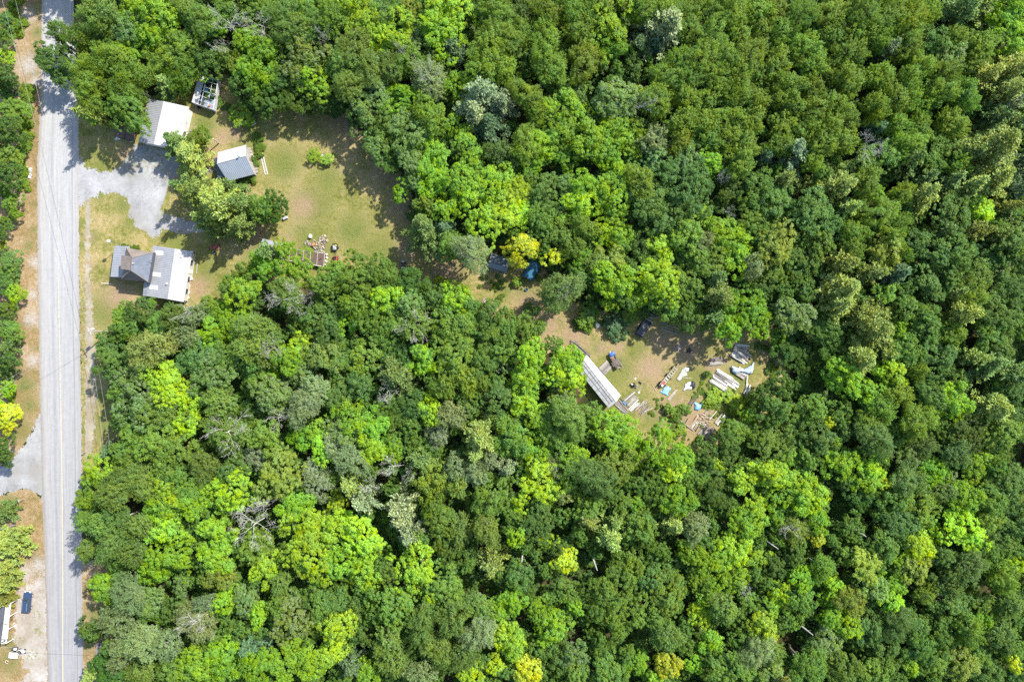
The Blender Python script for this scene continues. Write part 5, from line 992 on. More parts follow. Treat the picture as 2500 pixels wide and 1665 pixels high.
# shed by the firewood, low rusty shed
q = [V(641, 583, 3.2), V(692, 593.5, 2.6), V(688, 628, 2.6), V(634, 617, 3.2)]; c = sum(q, Vector()) / 4
th = thing('grey_shed', 'shed with plain grey roof half hidden by pines right of the lawn chairs', 'shed', (c.x, c.y, 0)); MB().slab(q, .1).build('roof', ROOF_G, th)
qi = [Vector((c.x, c.y, 0)) + (Vector((p.x, p.y, 0)) - Vector((c.x, c.y, 0))) * .9 for p in q]
mb = MB(); mb.add([p + Vector((0, 0, -.05)) for p in qi] + [Vector((p.x, p.y, z - .12)) for p, z in zip(qi, (3.15, 2.65, 2.65, 3.15))], [(0, 1, 5, 4), (1, 2, 6, 5), (2, 3, 7, 6), (3, 0, 4, 7), (4, 5, 6, 7)]); mb.build('wall', BROWNP, th)
onwall('door', WOOD_D, th, qi[2], qi[1], .5, 1.0, .05, 2.0)
q = [V(691, 606, 1.6), V(793, 620.5, 1.6), V(790, 652, 1.3), V(688, 634, 1.3)]; c = sum(q, Vector()) / 4
th = thing('rusty_shed', 'long low shed with brown roof panels and pale edges below the firewood heap', 'shed', (c.x, c.y, 0))
for i in range(6):
    u0, u1 = i / 6 + .004, (i + 1) / 6 - .004; MB().slab([q[0].lerp(q[1], u0), q[0].lerp(q[1], u1), q[3].lerp(q[2], u1), q[3].lerp(q[2], u0)], .06).build('roof_panel', BROWNP, th)
for i in range(7):
    u = i / 6; a, b_ = q[0].lerp(q[1], u), q[3].lerp(q[2], u); d = b_ - a
    piece('batten', WOOD_P, th, (a + b_) / 2 + Vector((0, 0, .05)), d.length, .12, .1, math.atan2(d.y, d.x), -math.asin(d.z / d.length))
    for p in (a, b_): MB().box((p.x, p.y, p.z / 2 - .04), (.12, .12, p.z - .04)).build('post', POLE, th)
for a, b_ in ((q[0], q[1]), (q[3], q[2])):
    d = b_ - a; piece('rail', WOOD_P, th, (a + b_) / 2 + Vector((0, .07, .05)), d.length, .13, .12, math.atan2(d.y, d.x))
MB().tube([V(779, 634, 1.6), V(786, 631, 1.75)], .05, 5).build('handle', BLACK, th)
for i, (x, y) in enumerate(((797, 622), (798, 630), (796, 638), (795, 647))):
    boulder('kerb_stone', ('topmost pale stone at the right end of the rusty shed', 'second pale stone down the right end of the rusty shed', 'third pale stone down the right end of the rusty shed', 'lowest pale stone at the right end of the rusty shed')[i], x, y, .32, .3, STONE, None, 'stone')
# firewood heap: split logs one by one
def splitlog(mat):
    m = MB(); m.add([(-.5, -.5, -.3), (-.5, .5, -.35), (-.5, .1, .5), (.5, -.45, -.35), (.5, .5, -.3), (.5, 0, .5)], [(0, 1, 2), (5, 4, 3), (0, 3, 4, 1), (1, 4, 5, 2), (2, 5, 3, 0)]); me = mesh_of(m, 'split_log', mat); me.polygons.foreach_set('use_smooth', [False] * 5); return me
SL = [splitlog(WOOD_P), splitlog(WOOD_G), splitlog(WOOD_T)]
def heap(name, label, cat, spots, L, grp=None):
    x0 = sum(s[0] for s in spots) / len(spots); y0 = sum(s[1] for s in spots) / len(spots); th = thing(name, label, cat, V(x0, y0), grp)
    for (x, y, r, n, hz) in spots:
        for i in range(n):
            a = random.random() * 6.28; d = r * math.sqrt(random.random()); c = V(x + d * math.cos(a), y + d * math.sin(a)); z = .1 + hz * max(0, 1 - d / r) * random.random()
            o = bpy.data.objects.new('split_log', random.choice(SL)); COL.objects.link(o); o.parent = th; o.location = (c.x - th.location.x, c.y - th.location.y, z)
            o.rotation_euler = (random.random() * 6, random.gauss(0, .25), random.random() * 6.28); o.scale = (L * random.uniform(.7, 1.2), random.uniform(.18, .36), random.uniform(.16, .32))
heap('firewood_heap', 'heap of split firewood on the grass above the rusty shed', 'firewood', [(790, 586, 11, 46, .55), (784, 593, 10, 16, .2), (768, 590, 5, 5, .1)], .55)
heap('firewood_heap', 'smaller scatter of split firewood left of the main heap', 'firewood', [(751, 594, 7, 15, .2), (757, 598, 5, 6, .1)], .5)
heap('kindling_heap', 'loose grey branches and kindling between firewood heap and rusty shed', 'kindling', [(781, 607, 14, 22, .12)], 1.1)
c = V(766, 598); th = thing('chopping_block', 'reddish chopping block between the two firewood heaps', 'block', c); MB().lathe(c, [(.42, 0), (.4, .55), (.36, .58)], 12).build('block', TERRA, th); MB().tube([c + Vector((0, 0, .58)), c + Vector((.3, -.5, .75))], .035, 6).build('axe_handle', WOOD_T, th)
c = V(759.5, 577.5); th = thing('white_bin', 'white box bin standing on the grass above the firewood', 'bin', c); MB().box((c.x, c.y, .33), (.62, .8, .66), -.1, .92).build('body', OFFW, th, bevel=.04); MB().box((c.x, c.y, .7), (.68, .86, .07), -.1).build('lid', WHITE, th)
c = V(697.5, 533.5); th = thing('grey_bin', 'grey box tipped on its side under the round dark tree', 'bin', c); MB().box((c.x, c.y, .35), (1.2, .6, .68), .45, .9).build('body', GREY, th, bevel=.03); a = V(701.5, 531, .35); MB().box((a.x, a.y, .36), (.1, .56, .6), .45).build('lid', OFFW, th)
# garden tractor with cart (points up the picture)
c = V(821, 634); th = thing('garden_tractor', 'red garden tractor hitched to the grey cart beside the rusty shed', 'tractor', c)
def L(o, x, y, z): return Vector((o.x + x, o.y + y, z))
m = MB(); m.box(L(c, 0, -.62, .72), (.62, .95, .42), .05, .85); m.build('hood', RED, th, bevel=.05)
MB().box(L(c, 0, .3, .62), (.9, .85, .22), .05).build('fender', RED, th, bevel=.05); MB().box(L(c, 0, -.15, .45), (.4, 1.9, .16), .05).build('chassis', BLACK, th)
m = MB(); m.box(L(c, 0, .32, .84), (.46, .42, .14)); m.box(L(c, 0, .55, 1.02), (.46, .1, .36)); m.build('seat', BLACK, th, bevel=.03)
m = MB(); m.tube([L(c, 0, -.15, .85), L(c, 0, .02, 1.08)], .03, 6); m.lathe(L(c, 0, .02, 1.06), [(.17, 0), (.19, .02), (.17, .04)], 12); m.build('steering_wheel', BLACK, th)
for x, y, r in ((-.5, .4, .38), (.5, .4, .38), (-.42, -.82, .25), (.42, -.82, .25)):
    w = MB().tube([L(c, x - .11, y, r), L(c, x + .11, y, r)], r, 14).build('wheel', RUBBER, th); MB().tube([L(c, x - .12, y, r), L(c, x + .12, y, r)], r * .5, 10).build('rim', OFFW, w)
m = MB(); m.box(L(c, -.1, -1.18, .55), (.7, .12, .28)); m.build('bumper', OFFW, th)
MB().box(L(c, .22, -.75, .97), (.2, .3, .06)).build('hood_panel', WHITE, th)
k = V(819.5, 604); th = thing('dump_cart', 'small grey dump cart with a yellow sack hitched behind the red tractor', 'cart', k)
MB().box(L(k, 0, 0, .5), (1.15, 1.45, .06)).build('bed', GREY, th)
for a in ((0, .73, 1.2, .05), (0, -.73, 1.2, .05), (-.58, 0, .05, 1.5), (.58, 0, .05, 1.5)): MB().box(L(k, a[0], a[1], .7), (a[2], a[3], .42)).build('side', BLACK, th)
for x in (-.68, .68): MB().tube([L(k, x - .08, -.1, .28), L(k, x + .08, -.1, .28)], .28, 12).build('wheel', RUBBER, th)
MB().tube([L(k, 0, -.7, .45), L(k, .1, -2.0, .45)], .045, 6).build('drawbar', BLACK, th)
o = tag(MB().lathe(L(k, .2, .35, .53), [(.22, 0), (.26, .08), (.18, .18), (.05, .22)], 10).build('yellow_sack', YEL, None), 'yellow sack lying in the small grey cart', 'sack')
o = tag(MB().box(L(k, -.2, -.2, .6), (.5, .6, .14), .2).build('grey_sheet', STEEL, None), 'grey board lying in the small grey cart', 'board')
# lawn chairs
def chair(px, py, rz, label):
    c = V(px, py); th = thing('lawn_chair', label, 'chair', c, 'red lawn chairs by the fire pit', rz)
    R_ = Matrix.Translation(c) @ Matrix.Rotation(rz, 4, 'Z'); inv = lambda p: R_ @ Vector(p)
    def bx(name, ctr, d, tilt=0.0):
        m = MB(); m.box((0, 0, 0), d); mm = R_ @ Matrix.Translation(ctr) @ Matrix.Rotation(tilt, 4, 'X'); m.v = [tuple(mm @ Vector(v_)) for v_ in m.v]; return m.build(name, REDW, th)
    for i in range(4): bx('seat_slat', (0, -.32 + i * .17, .40 - .03 * (3 - i)), (.62, .145, .04))
    for i in range(4): bx('back_slat', (-.235 + i * .157, .42, .72), (.14, .04, .8), -.35)
    for s in (-1, 1): bx('armrest', (s * .40, -.05, .6), (.15, .8, .04)); bx('leg', (s * .38, -.36, .29), (.07, .1, .58)); bx('leg', (s * .38, .3, .29), (.07, .1, .58))
chair(521.5, 605.5, .35, 'faded red lawn chair left of the little round table'); chair(533, 605, -.5, 'faded red lawn chair right of the little round table')
c = V(528.5, 602); th = thing('side_table', 'little round reddish table between the two red lawn chairs', 'table', c); MB().cyl(L(c, 0, 0, .46), .24, .04, 14).build('top', REDW, th)
for a in range(3): MB().tube([L(c, .2 * math.cos(a * 2.1), .2 * math.sin(a * 2.1), 0), L(c, .1 * math.cos(a * 2.1), .1 * math.sin(a * 2.1), .46)], .02, 5).build('leg', REDW, th)
c = V(526.5, 618.5); th = thing('fire_pit', 'round black fire pit bowl in front of the red lawn chairs', 'fire pit', c); MB().lathe(c, [(.3, .1), (.42, .3), (.45, .32), (.4, .3), (.22, .16)], 16).build('bowl', BLACK, th)
for a in range(3): MB().tube([L(c, .4 * math.cos(a * 2.1), .4 * math.sin(a * 2.1), 0), L(c, .3 * math.cos(a * 2.1), .3 * math.sin(a * 2.1), .18)], .03, 5).build('leg', BLACK, th)
# round flower bed
c = V(785, 382); th = thing('flower_bed', 'round flower bed ringed with stones in the middle of the lawn', 'flower bed', c)
for k in range(16):
    a = k * 2.399; r = .75 * math.sqrt((k + .5) / 16); m = MB().lathe((c.x + r * math.cos(a), c.y + r * math.sin(a), 0), [(.17, 0), (.2, .12), (.1, .24)], 7).build('stone', STONE if k % 3 == 0 else STONE_D, th)
# black vehicle by the lawn's lower edge
c = V(985, 647); th = thing('quad_bike', 'black quad bike parked in the shade at the lower edge of the lawn', 'quad bike', c)
for x, y in ((-.45, .55), (.45, .55), (-.45, -.55), (.45, -.55)): MB().tube([L(c, x - .13, y, .28), L(c, x + .13, y, .28)], .28, 12).build('wheel', RUBBER, th)
MB().box(L(c, 0, 0, .55), (.5, 1.5, .3), .0, .8).build('body', BLACK, th, bevel=.05); MB().box(L(c, 0, -.15, .76), (.34, .7, .14)).build('seat', DARK, th, bevel=.04)
MB().tube([L(c, -.4, .38, .95), L(c, 0, .5, .9), L(c, .4, .38, .95)], .03, 6).build('handlebar', BLACK, th); MB().box(L(c, 0, -.72, .74), (.85, .45, .05)).build('rack', GREY, th); MB().box(L(c, 0, .72, .74), (.8, .4, .05)).build('rack', GREY, th)

# ------------------------------------------------------------------ back clearing
q = [V(1196, 623, 2.9), V(1246, 646, 2.9), V(1241, 655, 3.1), V(1193.5, 640, 3.1)]
r0 = [V(1193.5, 640, 3.1), V(1241, 655, 3.1)]; e1 = [V(1192, 652, 2.3), V(1236, 664.5, 2.3)]; e0 = [V(1200, 618, 2.3), V(1247, 640, 2.3)]
c = sum(r0 + e1 + e0, Vector()) / 6
t, A, B, Rr = gable('corrugated_shed', 'small blue-grey corrugated shed beside the grey-green tree', 'shed', [(1201, 618), (1247, 636)], [(1193.5, 639), (1240, 653.5)], [(1191, 652), (1236.5, 665)], 2.1, 2.9, ROOF_BL, ROOF_B, SIDING_G, .4, .2)  # upper slope darker than the lit one: its shadow is in the metal colour
onwall('door', WOOD_D, t, A[1], B[1], .5, .9, .05, 1.8)
for i, (p, q_) in enumerate((((1197, 658), (1238, 674.5)), ((1201, 655), (1236, 667.5)), ((1191, 660), (1204, 664)))):
    th = thing('loose_pole', ('long pale pole on the ground below the corrugated shed', 'grey pole lying against the wall of the corrugated shed', 'short pale stick on the soil left of the corrugated shed')[i], 'pole', V(*p)); MB().tube([V(*p, .1), V(*q_, .1)], [.09, .06], 6).build('pole', POLE, th)
# tarped shelter: barrel roof of blue tarp over hoops
a0, a1 = V(1286, 681, 0), V(1308, 641, 0); d = (a1 - a0).normalized(); s = Vector((d.y, -d.x, 0)); c = (a0 + a1) / 2
th = thing('tarp_shelter', 'barrel shaped shelter covered in blue tarp under the golden tree', 'shelter', c)
vs = []; fs = []; n = 12; K_ = 9
for i in range(K_):
    for k in range(n + 1):
        a = math.pi * k / n; w = 1.62 + random.uniform(-.05, .05); h_ = 2.35 + random.uniform(-.06, .06) - (.08 if i % 2 else 0)
        vs.append(a0.lerp(a1, i / (K_ - 1)) - s * math.cos(a) * w + Vector((0, 0, math.sin(a) ** .8 * h_ - .02)))
for i in range(K_ - 1):
    for k in range(n): fs.append((i * (n + 1) + k, i * (n + 1) + k + 1, (i + 1) * (n + 1) + k + 1, (i + 1) * (n + 1) + k))
mb = MB(); mb.add(vs, fs); o = mb.build('cover', TARP_T, th, smooth=True); so_ = o.modifiers.new('thick', 'SOLIDIFY'); so_.thickness = .03
for i in range(0, K_, 2):
    p = a0.lerp(a1, i / (K_ - 1)); MB().tube([p - s * math.cos(math.pi * k / 10) * 1.55 + Vector((0, 0, math.sin(math.pi * k / 10) ** .8 * 2.25)) for k in range(11)], .035, 5, cap=False).build('hoop', STEEL, th)
MB().box((a0 + d * .6 + Vector((0, 0, .5)))[:], (1.9, .9, 1.0), math.atan2(s.y, s.x)).build('stored_box', DARK, th)
for k in range(6):
    c = V(1318 + 5 * k * .8, 662 - 9 * k + 20, .1 + .05 * k); o = tag(MB().tube([c - Vector((1.0, .5, 0)), c + Vector((1.1, .45, .1))], .07, 6).build('branch', WOOD_D, None), ('lowest dark branch beside the tarp shelter', 'second dark branch up beside the tarp shelter', 'third dark branch up beside the tarp shelter', 'fourth dark branch up beside the tarp shelter', 'fifth dark branch up beside the tarp shelter', 'topmost dark branch beside the tarp shelter')[k], 'branch')
c = V(1285.5, 707); th = thing('bucket', 'dark teal bucket on the grass below the tarp shelter', 'bucket', c); MB().lathe(c, [(.3, 0), (.36, .5), (.38, .5), (.33, .48), (.26, .1)], 14).build('body', TARP_T, th); MB().tube([L(c, -.36, 0, .48), L(c, -.2, .25, .6), L(c, .2, .25, .6), L(c, .36, 0, .48)], .02, 5).build('handle', STEEL, th)
# brush bundles and pole stacks
def bundle(name, label, cat, p, q, n, w, r, mat, jit=.12, h_=.3, L0=.75, part='pole'):
    a, b = V(*p), V(*q); d = (b - a); Ln = d.length; d.normalize(); s = Vector((-d.y, d.x, 0)); th = thing(name, label, cat, (a + b) / 2)
    for i in range(n):
        l = Ln * random.uniform(L0, 1.05); o_ = random.uniform(-.5, .5) * w; c = (a + b) / 2 + s * o_ + d * random.uniform(-.1, .1) * Ln; an = random.gauss(0, jit); dd = (d * math.cos(an) + s * math.sin(an)); z = r + h_ * random.random() * (1 - abs(o_) / max(w, .01))
        MB().tube([c - dd * l / 2 + Vector((0, 0, z)), c + Vector((random.gauss(0, .03), random.gauss(0, .03), z + .02)), c + dd * l / 2 + Vector((0, 0, z))], [r, r * .9, r * .7], 6).build(part, mat if not isinstance(mat, (list, tuple)) else random.choice(mat), th)
    return th
bundle('pole_stack', 'long stack of weathered poles at the upper end of the white-roofed shed', 'pole stack', (1397, 835), (1441, 873), 14, .9, .08, [WOOD_G, WOOD_P, WOOD_D], .05, .6)
bundle('brush_pile', 'bundle of pale brushwood at the right edge of the wood beside the clearing', 'brushwood', (1184, 727), (1174, 748), 16, .9, .05, [WOOD_P, WOOD_T], .1, .4, .6, 'stick')
bundle('brush_pile', 'grey brushwood pile left of the dark stump', 'brushwood', (1646, 858), (1666, 838), 22, 1.6, .035, [POLE, WOOD_G], .25, .3, .5, 'stick')
bundle('pole_stack', 'thin pale poles at the edge of the wood right of the black trailer', 'pole stack', (1612, 790), (1662, 808), 6, 2.4, .06, [WOOD_P, WOOD_G], .06, .2)
bundle('pole_stack', 'four grey poles lying higher up in the shade above the black trailer', 'pole stack', (1575, 757), (1605, 775), 4, 1.6, .05, [WOOD_P, WOOD_G], .1, .1)
th = thing('bed_frame', 'broken wooden frame lying beside the trees above the pole stack', 'frame', V(1358, 842))
beam('bar', WOOD_T, th, (1350, 829), (1366, 847), .14, .12, .1); beam('bar', WOOD_T, th, (1346, 838), (1356, 849), .12, .1, .1); beam('bar', WOOD_P, th, (1356, 838), (1348, 848), .12, .1, .18); beam('bar', WOOD_T, th, (1349, 834), (1354, 839), .12, .1, .25)
# long shed
t, A, B, Rr = gable('long_shed', 'long shed with white metal roof at the lower left of the back clearing', 'shed', [(1432, 867), (1515.5, 965)], [(1423, 876), (1504.5, 981)], [(1402, 892), (1486, 996.5)], 2.5, 3.0, ROOF_WHITE, ROOF_D, SIDING_G, .55, .25)
onwall('door', WOOD_D, t, A[1], A[0], .5, 1.4, .05, 2.0)
for i in range(9):
    u = (i + .5) / 9; a = V(1423, 876, 3.0).lerp(V(1504.5, 981, 3.0), u); b = V(1402, 892, 2.5).lerp(V(1486, 996.5, 2.5), u); d = b - a
    piece('batten', WOOD_D, t, (a + b) / 2 + Vector((0, 0, .06)), d.length * .96, .07, .06, math.atan2(d.y, d.x), -math.asin(d.z / d.length))
for k in (.3, .62):
    a = V(1423, 876, 3.0).lerp(V(1402, 892, 2.5), k); b = V(1504.5, 981, 3.0).lerp(V(1486, 996.5, 2.5), k); d = b - a
    piece('batten', WOOD_D, t, (a + b) / 2 + Vector((0, 0, .06)), d.length * .9, .08, .06, math.atan2(d.y, d.x), 0)
# plank platform
th = thing('plank_platform', 'low platform of weathered planks against the white-roofed shed', 'platform', V(1478, 897))
for i in range(8):
    u = i / 7; p = (1463 + 12 * u, 900 + 15 * u); q_ = (p[0] + 20 - 2 * u, p[1] - 19 + 1 * u); beam('plank', WOOD_G, th, p, q_, .32, .06, .24)
for p, q_ in (((1467, 896), (1479, 911)), ((1477, 886), (1489, 901))): beam('joist', WOOD_D, th, p, q_, .14, .16, .1)
th = thing('loose_board', 'pale board leaning out from the plank platform', 'board', V(1489, 897)); beam('board', WOOD_P, th, (1481, 906), (1494, 893), .12, .06, .35)
# trailer loaded with logs
c = V(1502, 883); rz = ang((1494, 863), (1517, 905)); th = thing('log_trailer', 'two-wheeled trailer loaded with dark logs beside the plank platform', 'trailer', c)
d = Vector((math.cos(rz), math.sin(rz), 0)); s = Vector((-d.y, d.x, 0))
def T(a, b, z): return c + d * a + s * b + Vector((0, 0, z))
MB().box(T(0, 0, .62)[:], (3.6, 1.5, .08), rz).build('bed', WOOD_D, th)
for b in (-.74, .74): MB().box(T(0, b, .8)[:], (3.6, .06, .28), rz).build('side', WOOD_D, th)
for b in (-.92, .92): MB().tube([T(.3, b - .1, .36), T(.3, b + .1, .36)], .36, 14).build('wheel', RUBBER, th); MB().box(T(.3, b, .78)[:], (1.1, .34, .05), rz).build('mudguard', WOOD_D, th)
MB().tube([T(-1.8, 0, .55), T(-2.9, 0, .45)], .05, 6).build('drawbar', STEEL, th)
lg = thing('log_load', 'dark logs and boards loaded on the two-wheeled trailer', 'logs', T(0, 0, .66))
for i in range(9):
    b = -.55 + .14 * i; l = random.uniform(1.8, 3.0); a = random.uniform(-.2, .5); z = .8 + .12 * random.random(); MB().tube([T(a - l / 2, b, z), T(a + l / 2, b + random.gauss(0, .06), z)], random.uniform(.07, .12), 7).build('log', [WOOD_D, WOOD_D, WOOD_G, BROWNP][i % 4], lg)
MB().tube([T(-.5, .72, 1.0), T(2.6, .95, .9)], .06, 6).build('log', WOOD_P, lg); MB().box(T(-1.0, -.2, .98)[:], (.7, .16, .1), rz).build('board', TERRA, lg)
def tarp(name, label, outline, mat, h_=.25, amp=.16, z0=.06, cat='tarp', res=.16, seed=0):
    pw = [tuple(V(x, y).xy) for x, y in outline]; P_ = np.array(pw); x0, y0 = P_.min(0); x1, y1 = P_.max(0); nx = int((x1 - x0) / res) + 2; ny = int((y1 - y0) / res) + 2
    gx, gy = np.meshgrid(x0 + np.arange(nx) * res, y0 + np.arange(ny) * res); G_ = np.stack([gx.ravel(), gy.ravel()], 1); dd = sdist(G_, pw)
    idx = np.arange(nx * ny).reshape(ny, nx); f = np.stack([idx[:-1, :-1], idx[:-1, 1:], idx[1:, 1:], idx[1:, :-1]], -1).reshape(-1, 4); f = f[(dd[f] > -.05).all(1)]
    us, inv = np.unique(f, return_inverse=True); f = inv.reshape(f.shape); G_ = G_[us]; dd = dd[us]; rs = np.random.default_rng(seed + len(outline)); z = np.zeros(len(G_))
    for k in range(7):
        an = rs.random() * 6.28; fr = rs.uniform(2, 9); z += np.abs(np.sin((G_[:, 0] * np.cos(an) + G_[:, 1] * np.sin(an)) * fr + rs.random() * 6)) * rs.uniform(.3, 1) / 3
    z = z0 + np.clip(dd / .5, 0, 1) * (h_ * .6 + amp * z) + .02 * rs.random(len(z)); c_ = P_.mean(0)
    me = meshnp(name, np.column_stack([G_ - c_, z]), f, mat); o = bpy.data.objects.new(name, me); COL.objects.link(o); o.location = (c_[0], c_[1], 0); so_ = o.modifiers.new('thick', 'SOLIDIFY'); so_.thickness = .015
    return tag(o, label, cat)
tarp('tarp', 'small blue tarp tied over the front end of the log trailer', [(1486, 862), (1495, 857), (1500, 860), (1501, 866), (1489, 872), (1486, 868)], simple('bright_blue_tarp', (.06, .14, .48), .5, var=.25), .2, .12, .95, seed=1)
# tiller machine
c = V(1549, 941); th = thing('tiller', 'black walking tiller with long handles on the grass right of the shed', 'tiller', c); rz = ang((1537, 936), (1566, 951)); d = Vector((math.cos(rz), math.sin(rz), 0)); s = Vector((-d.y, d.x, 0))
MB().box(T(-.1, 0, .55)[:], (.7, .45, .4), rz, .8).build('engine', BLACK, th, bevel=.04); MB().lathe(T(-.1, 0, .75), [(.16, 0), (.16, .14), (.08, .2)], 10).build('fuel_tank', DARK, th)
for b in (-.42, .42): MB().tube([T(-.3, b - .09, .3), T(-.3, b + .09, .3)], .3, 12).build('wheel', RUBBER, th)
for k in range(4): MB().box(T(.55, -.3 + .2 * k, .22)[:], (.42, .06, .42), rz + .3).build('tine', STEEL, th)
for b in (-.2, .2): MB().tube([T(.2, b, .6), T(1.3, b * 1.6, .95), T(1.7, b * 1.7, .95)], .025, 5).build('handle', STEEL, th)
MB().box(T(-.75, .0, .5)[:], (.5, .4, .25), rz).build('weight', POLE, th)
c = V(1563, 934); th = thing('canister', 'small black canister lying right of the tiller', 'canister', c); MB().tube([c + Vector((-.3, .3, .17)), c + Vector((.25, -.3, .17))], .17, 10).build('body', BLACK, th); MB().tube([c + Vector((.25, -.3, .17)), c + Vector((.33, -.38, .17))], .07, 8).build('cap', OFFW, th)
tarp('rag', 'small white rag on the grass above the tiller', [(1549, 923), (1553, 922), (1552, 928), (1549, 927)], TARP_W, .06, .05, .02, 'rag', .1)
tarp('rag', 'pale crumpled bag on the grass below the tiller', [(1557, 957), (1562, 955), (1561, 961), (1557, 960)], TARP_W, .1, .05, .02, 'rag', .1)
# stacks of sawn planks
def planks(name, label, p, ax, n, Lr, w, mats, layers=1, step=None, gapp=.04, jit=.05, z0=.1, cat='lumber stack', bear=True, side=1):
    """n planks side by side: first one starts at pixel p, they run along direction ax (degrees, up the picture = 90)"""
    a = math.radians(ax); d = Vector((math.cos(a), math.sin(a), 0)); s = Vector((-d.y, d.x, 0)) * -side; b0 = V(*p); th = thing(name, label, cat, b0 + d * sum(Lr) / 4 + s * n * w / 2); stp = w + gapp
    for l in range(layers):
        for i in range(n):
            Ln = random.uniform(*Lr); o_ = s * (stp * i + w / 2 + random.gauss(0, .03)) + d * (Ln / 2 + random.uniform(-.12, .25))
            if l and random.random() < .35: continue
            piece('plank', random.choice(mats), th, b0 + o_ + Vector((0, 0, z0 + .11 * l + random.random() * .03)), Ln, w * random.uniform(.75, 1.0), .07, a + random.gauss(0, jit), random.gauss(0, .01))
    if bear:
        for u in (.2, .8): piece('bearer', WOOD_D, th, b0 + d * sum(Lr) / 2 * u + s * n * stp / 2 + Vector((0, 0, .035)), n * stp, .1, .07, a + math.pi / 2)
    return th
planks('lumber_stack', 'stack of grey boards pointing up and right, closest to the white-roofed shed end', (1520, 976), 40, 8, (2.6, 3.6), .24, [WOOD_G, WOOD_P, WOOD_G], 2, jit=.06, side=1)
planks('lumber_stack', 'row of long boards slanting down and right below the white-roofed shed', (1497, 987), -42, 9, (3.0, 4.2), .22, [WOOD_G, WOOD_P, WOOD_D, STEEL], 1, jit=.09, side=-1)
planks('lumber_stack', 'pale board row with one whitened plank beside the grey stack', (1534, 999), 46, 3, (2.6, 3.4), .3, [WOOD_W, WOOD_P, WOOD_G], 1, jit=.03)
bundle('slab_pile', 'loose reddish slabs and sticks right of the board rows', 'slab pile', (1561, 1009), (1584, 978), 22, 2.6, .06, [WOOD_T, WOOD_P, WOOD_G], .3, .25, .6, 'slab')
th = thing('crossing_board', 'single long tan board lying across the dark board row', 'board', V(1522, 990)); beam('board', WOOD_T, th, (1511, 976), (1534, 1003), .13, .08, .33)
o = tag(MB().box(V(1524, 984, .3)[:], (1.0, .4, .2), -.75).build('blue_crate', TARP_B, None), 'small blue crate among the boards below the shed end', 'crate')
# ladder-like trailer frame
a0, a1 = V(1613, 943, .55), V(1651, 897, .55); d = (a1 - a0).normalized(); s = Vector((-d.y, d.x, 0)); c = (a0 + a1) / 2; rz = math.atan2(d.y, d.x); Ln = (a1 - a0).length
th = thing('frame_trailer', 'long ladder-like trailer frame on wheels in the middle of the clearing', 'trailer', (c.x, c.y, 0)); c = Vector((c.x, c.y, 0))
for b in (-.42, .42): MB().box(T(0, b, .58)[:], (Ln, .1, .14), rz).build('rail', POLE, th)
for i in range(9):
    u = -Ln / 2 + Ln * (i + .5) / 9; piece('crossbar', [WOOD_W, WOOD_P, WOOD_W][i % 3], th, T(u, 0, .68), .95, .22 if i % 2 else .14, .08, rz + math.pi / 2)
for a, b, r in ((2.4, .75, .42), (.2, .68, .36), (-2.3, .72, .42), (-3.1, .62, .42), (-.1, -.68, .36), (-2.3, -.7, .4)): MB().tube([T(a, b - .1, r), T(a, b + .1, r)], r, 14).build('wheel', RUBBER, th)
for a in (.1, -2.3): MB().tube([T(a, -.7, .38), T(a, .7, .38)], .05, 6).build('axle', STEEL, th)
MB().box(T(-2.2, 0, .76)[:], (.9, .7, .16), rz).build('machine_deck', RED, th); MB().tube([T(Ln / 2, 0, .55), T(Ln / 2 + .9, 0, .5)], .05, 6).build('drawbar', STEEL, th)
MB().box(T(-2.6, -.1, .9)[:], (.5, .5, .2), rz).build('machine_box', OFFW, th)
tarp('tarp', 'blue and white tarp spread beside the lower end of the frame trailer', [(1608, 953), (1617, 955), (1619, 946), (1630, 942), (1639, 948), (1637, 954), (1632, 957), (1630, 967), (1618, 962)], simple('mottled_blue_tarp', (.20, .46, .78), .5, var=.5, scale=1.6), .15, .15, seed=3)
planks('board_pair', 'two long tan boards on the grass beside the blue and white tarp', (1629, 975), 51, 2, (3.2, 3.6), .25, [WOOD_T, WOOD_P], 1, jit=.02, z0=.1, cat='boards', bear=False)
th = thing('loose_pole', 'thin grey pole lying left of the frame trailer', 'pole', V(1594, 945)); MB().tube([V(1590, 936, .06), V(1601, 955, .06)], .05, 6).build('pole', POLE, th)
o = tag(tarp('tarp', 'greenish grey tarp sheet spread on the grass right of the frame trailer', [(1650, 926), (1664, 902), (1670, 897), (1684, 898), (1683, 905), (1676, 909), (1679, 917), (1668, 921), (1658, 932)], TARP_O, .1, .10, seed=4), 'greenish grey tarp sheet spread on the grass right of the frame trailer', 'tarp')
tarp('tarp', 'white crumpled sheet on top end of the greenish tarp', [(1667, 901), (1673, 897), (1684, 898), (1682, 905), (1674, 909)], TARP_W, .2, .15, .14, seed=5)
th = thing('loose_stick', 'pale stick lying below the greenish tarp', 'stick', V(1680, 922)); MB().tube([V(1667, 922, .05), V(1690, 924, .05)], .05, 6).build('stick', WOOD_P, th)
tarp('tarp', 'white plastic sheet crumpled under the black one below the greenish tarp', [(1666, 953), (1671, 944), (1671, 938), (1680, 932), (1690, 931), (1693, 945), (1688, 951), (1676, 952), (1668, 956)], TARP_W, .25, .22, seed=6)
tarp('tarp', 'black plastic sheet crumpled over the white one below the greenish tarp', [(1683, 936), (1690, 929), (1698, 934), (1697, 945), (1693, 952), (1688, 946), (1680, 947), (1678, 942)], TARP_K, .3, .25, .2, seed=7)
tarp('tarp', 'light blue crumpled tarp beside the dark crate above the demolished plank heap', [(1692, 980), (1700, 983), (1709, 986), (1717, 977), (1719, 986), (1714, 994), (1705, 1003), (1694, 1001), (1696, 990)], simple('light_blue_tarp', (.22, .48, .78), .5, var=.5, scale=1.6), .35, .3, seed=8)
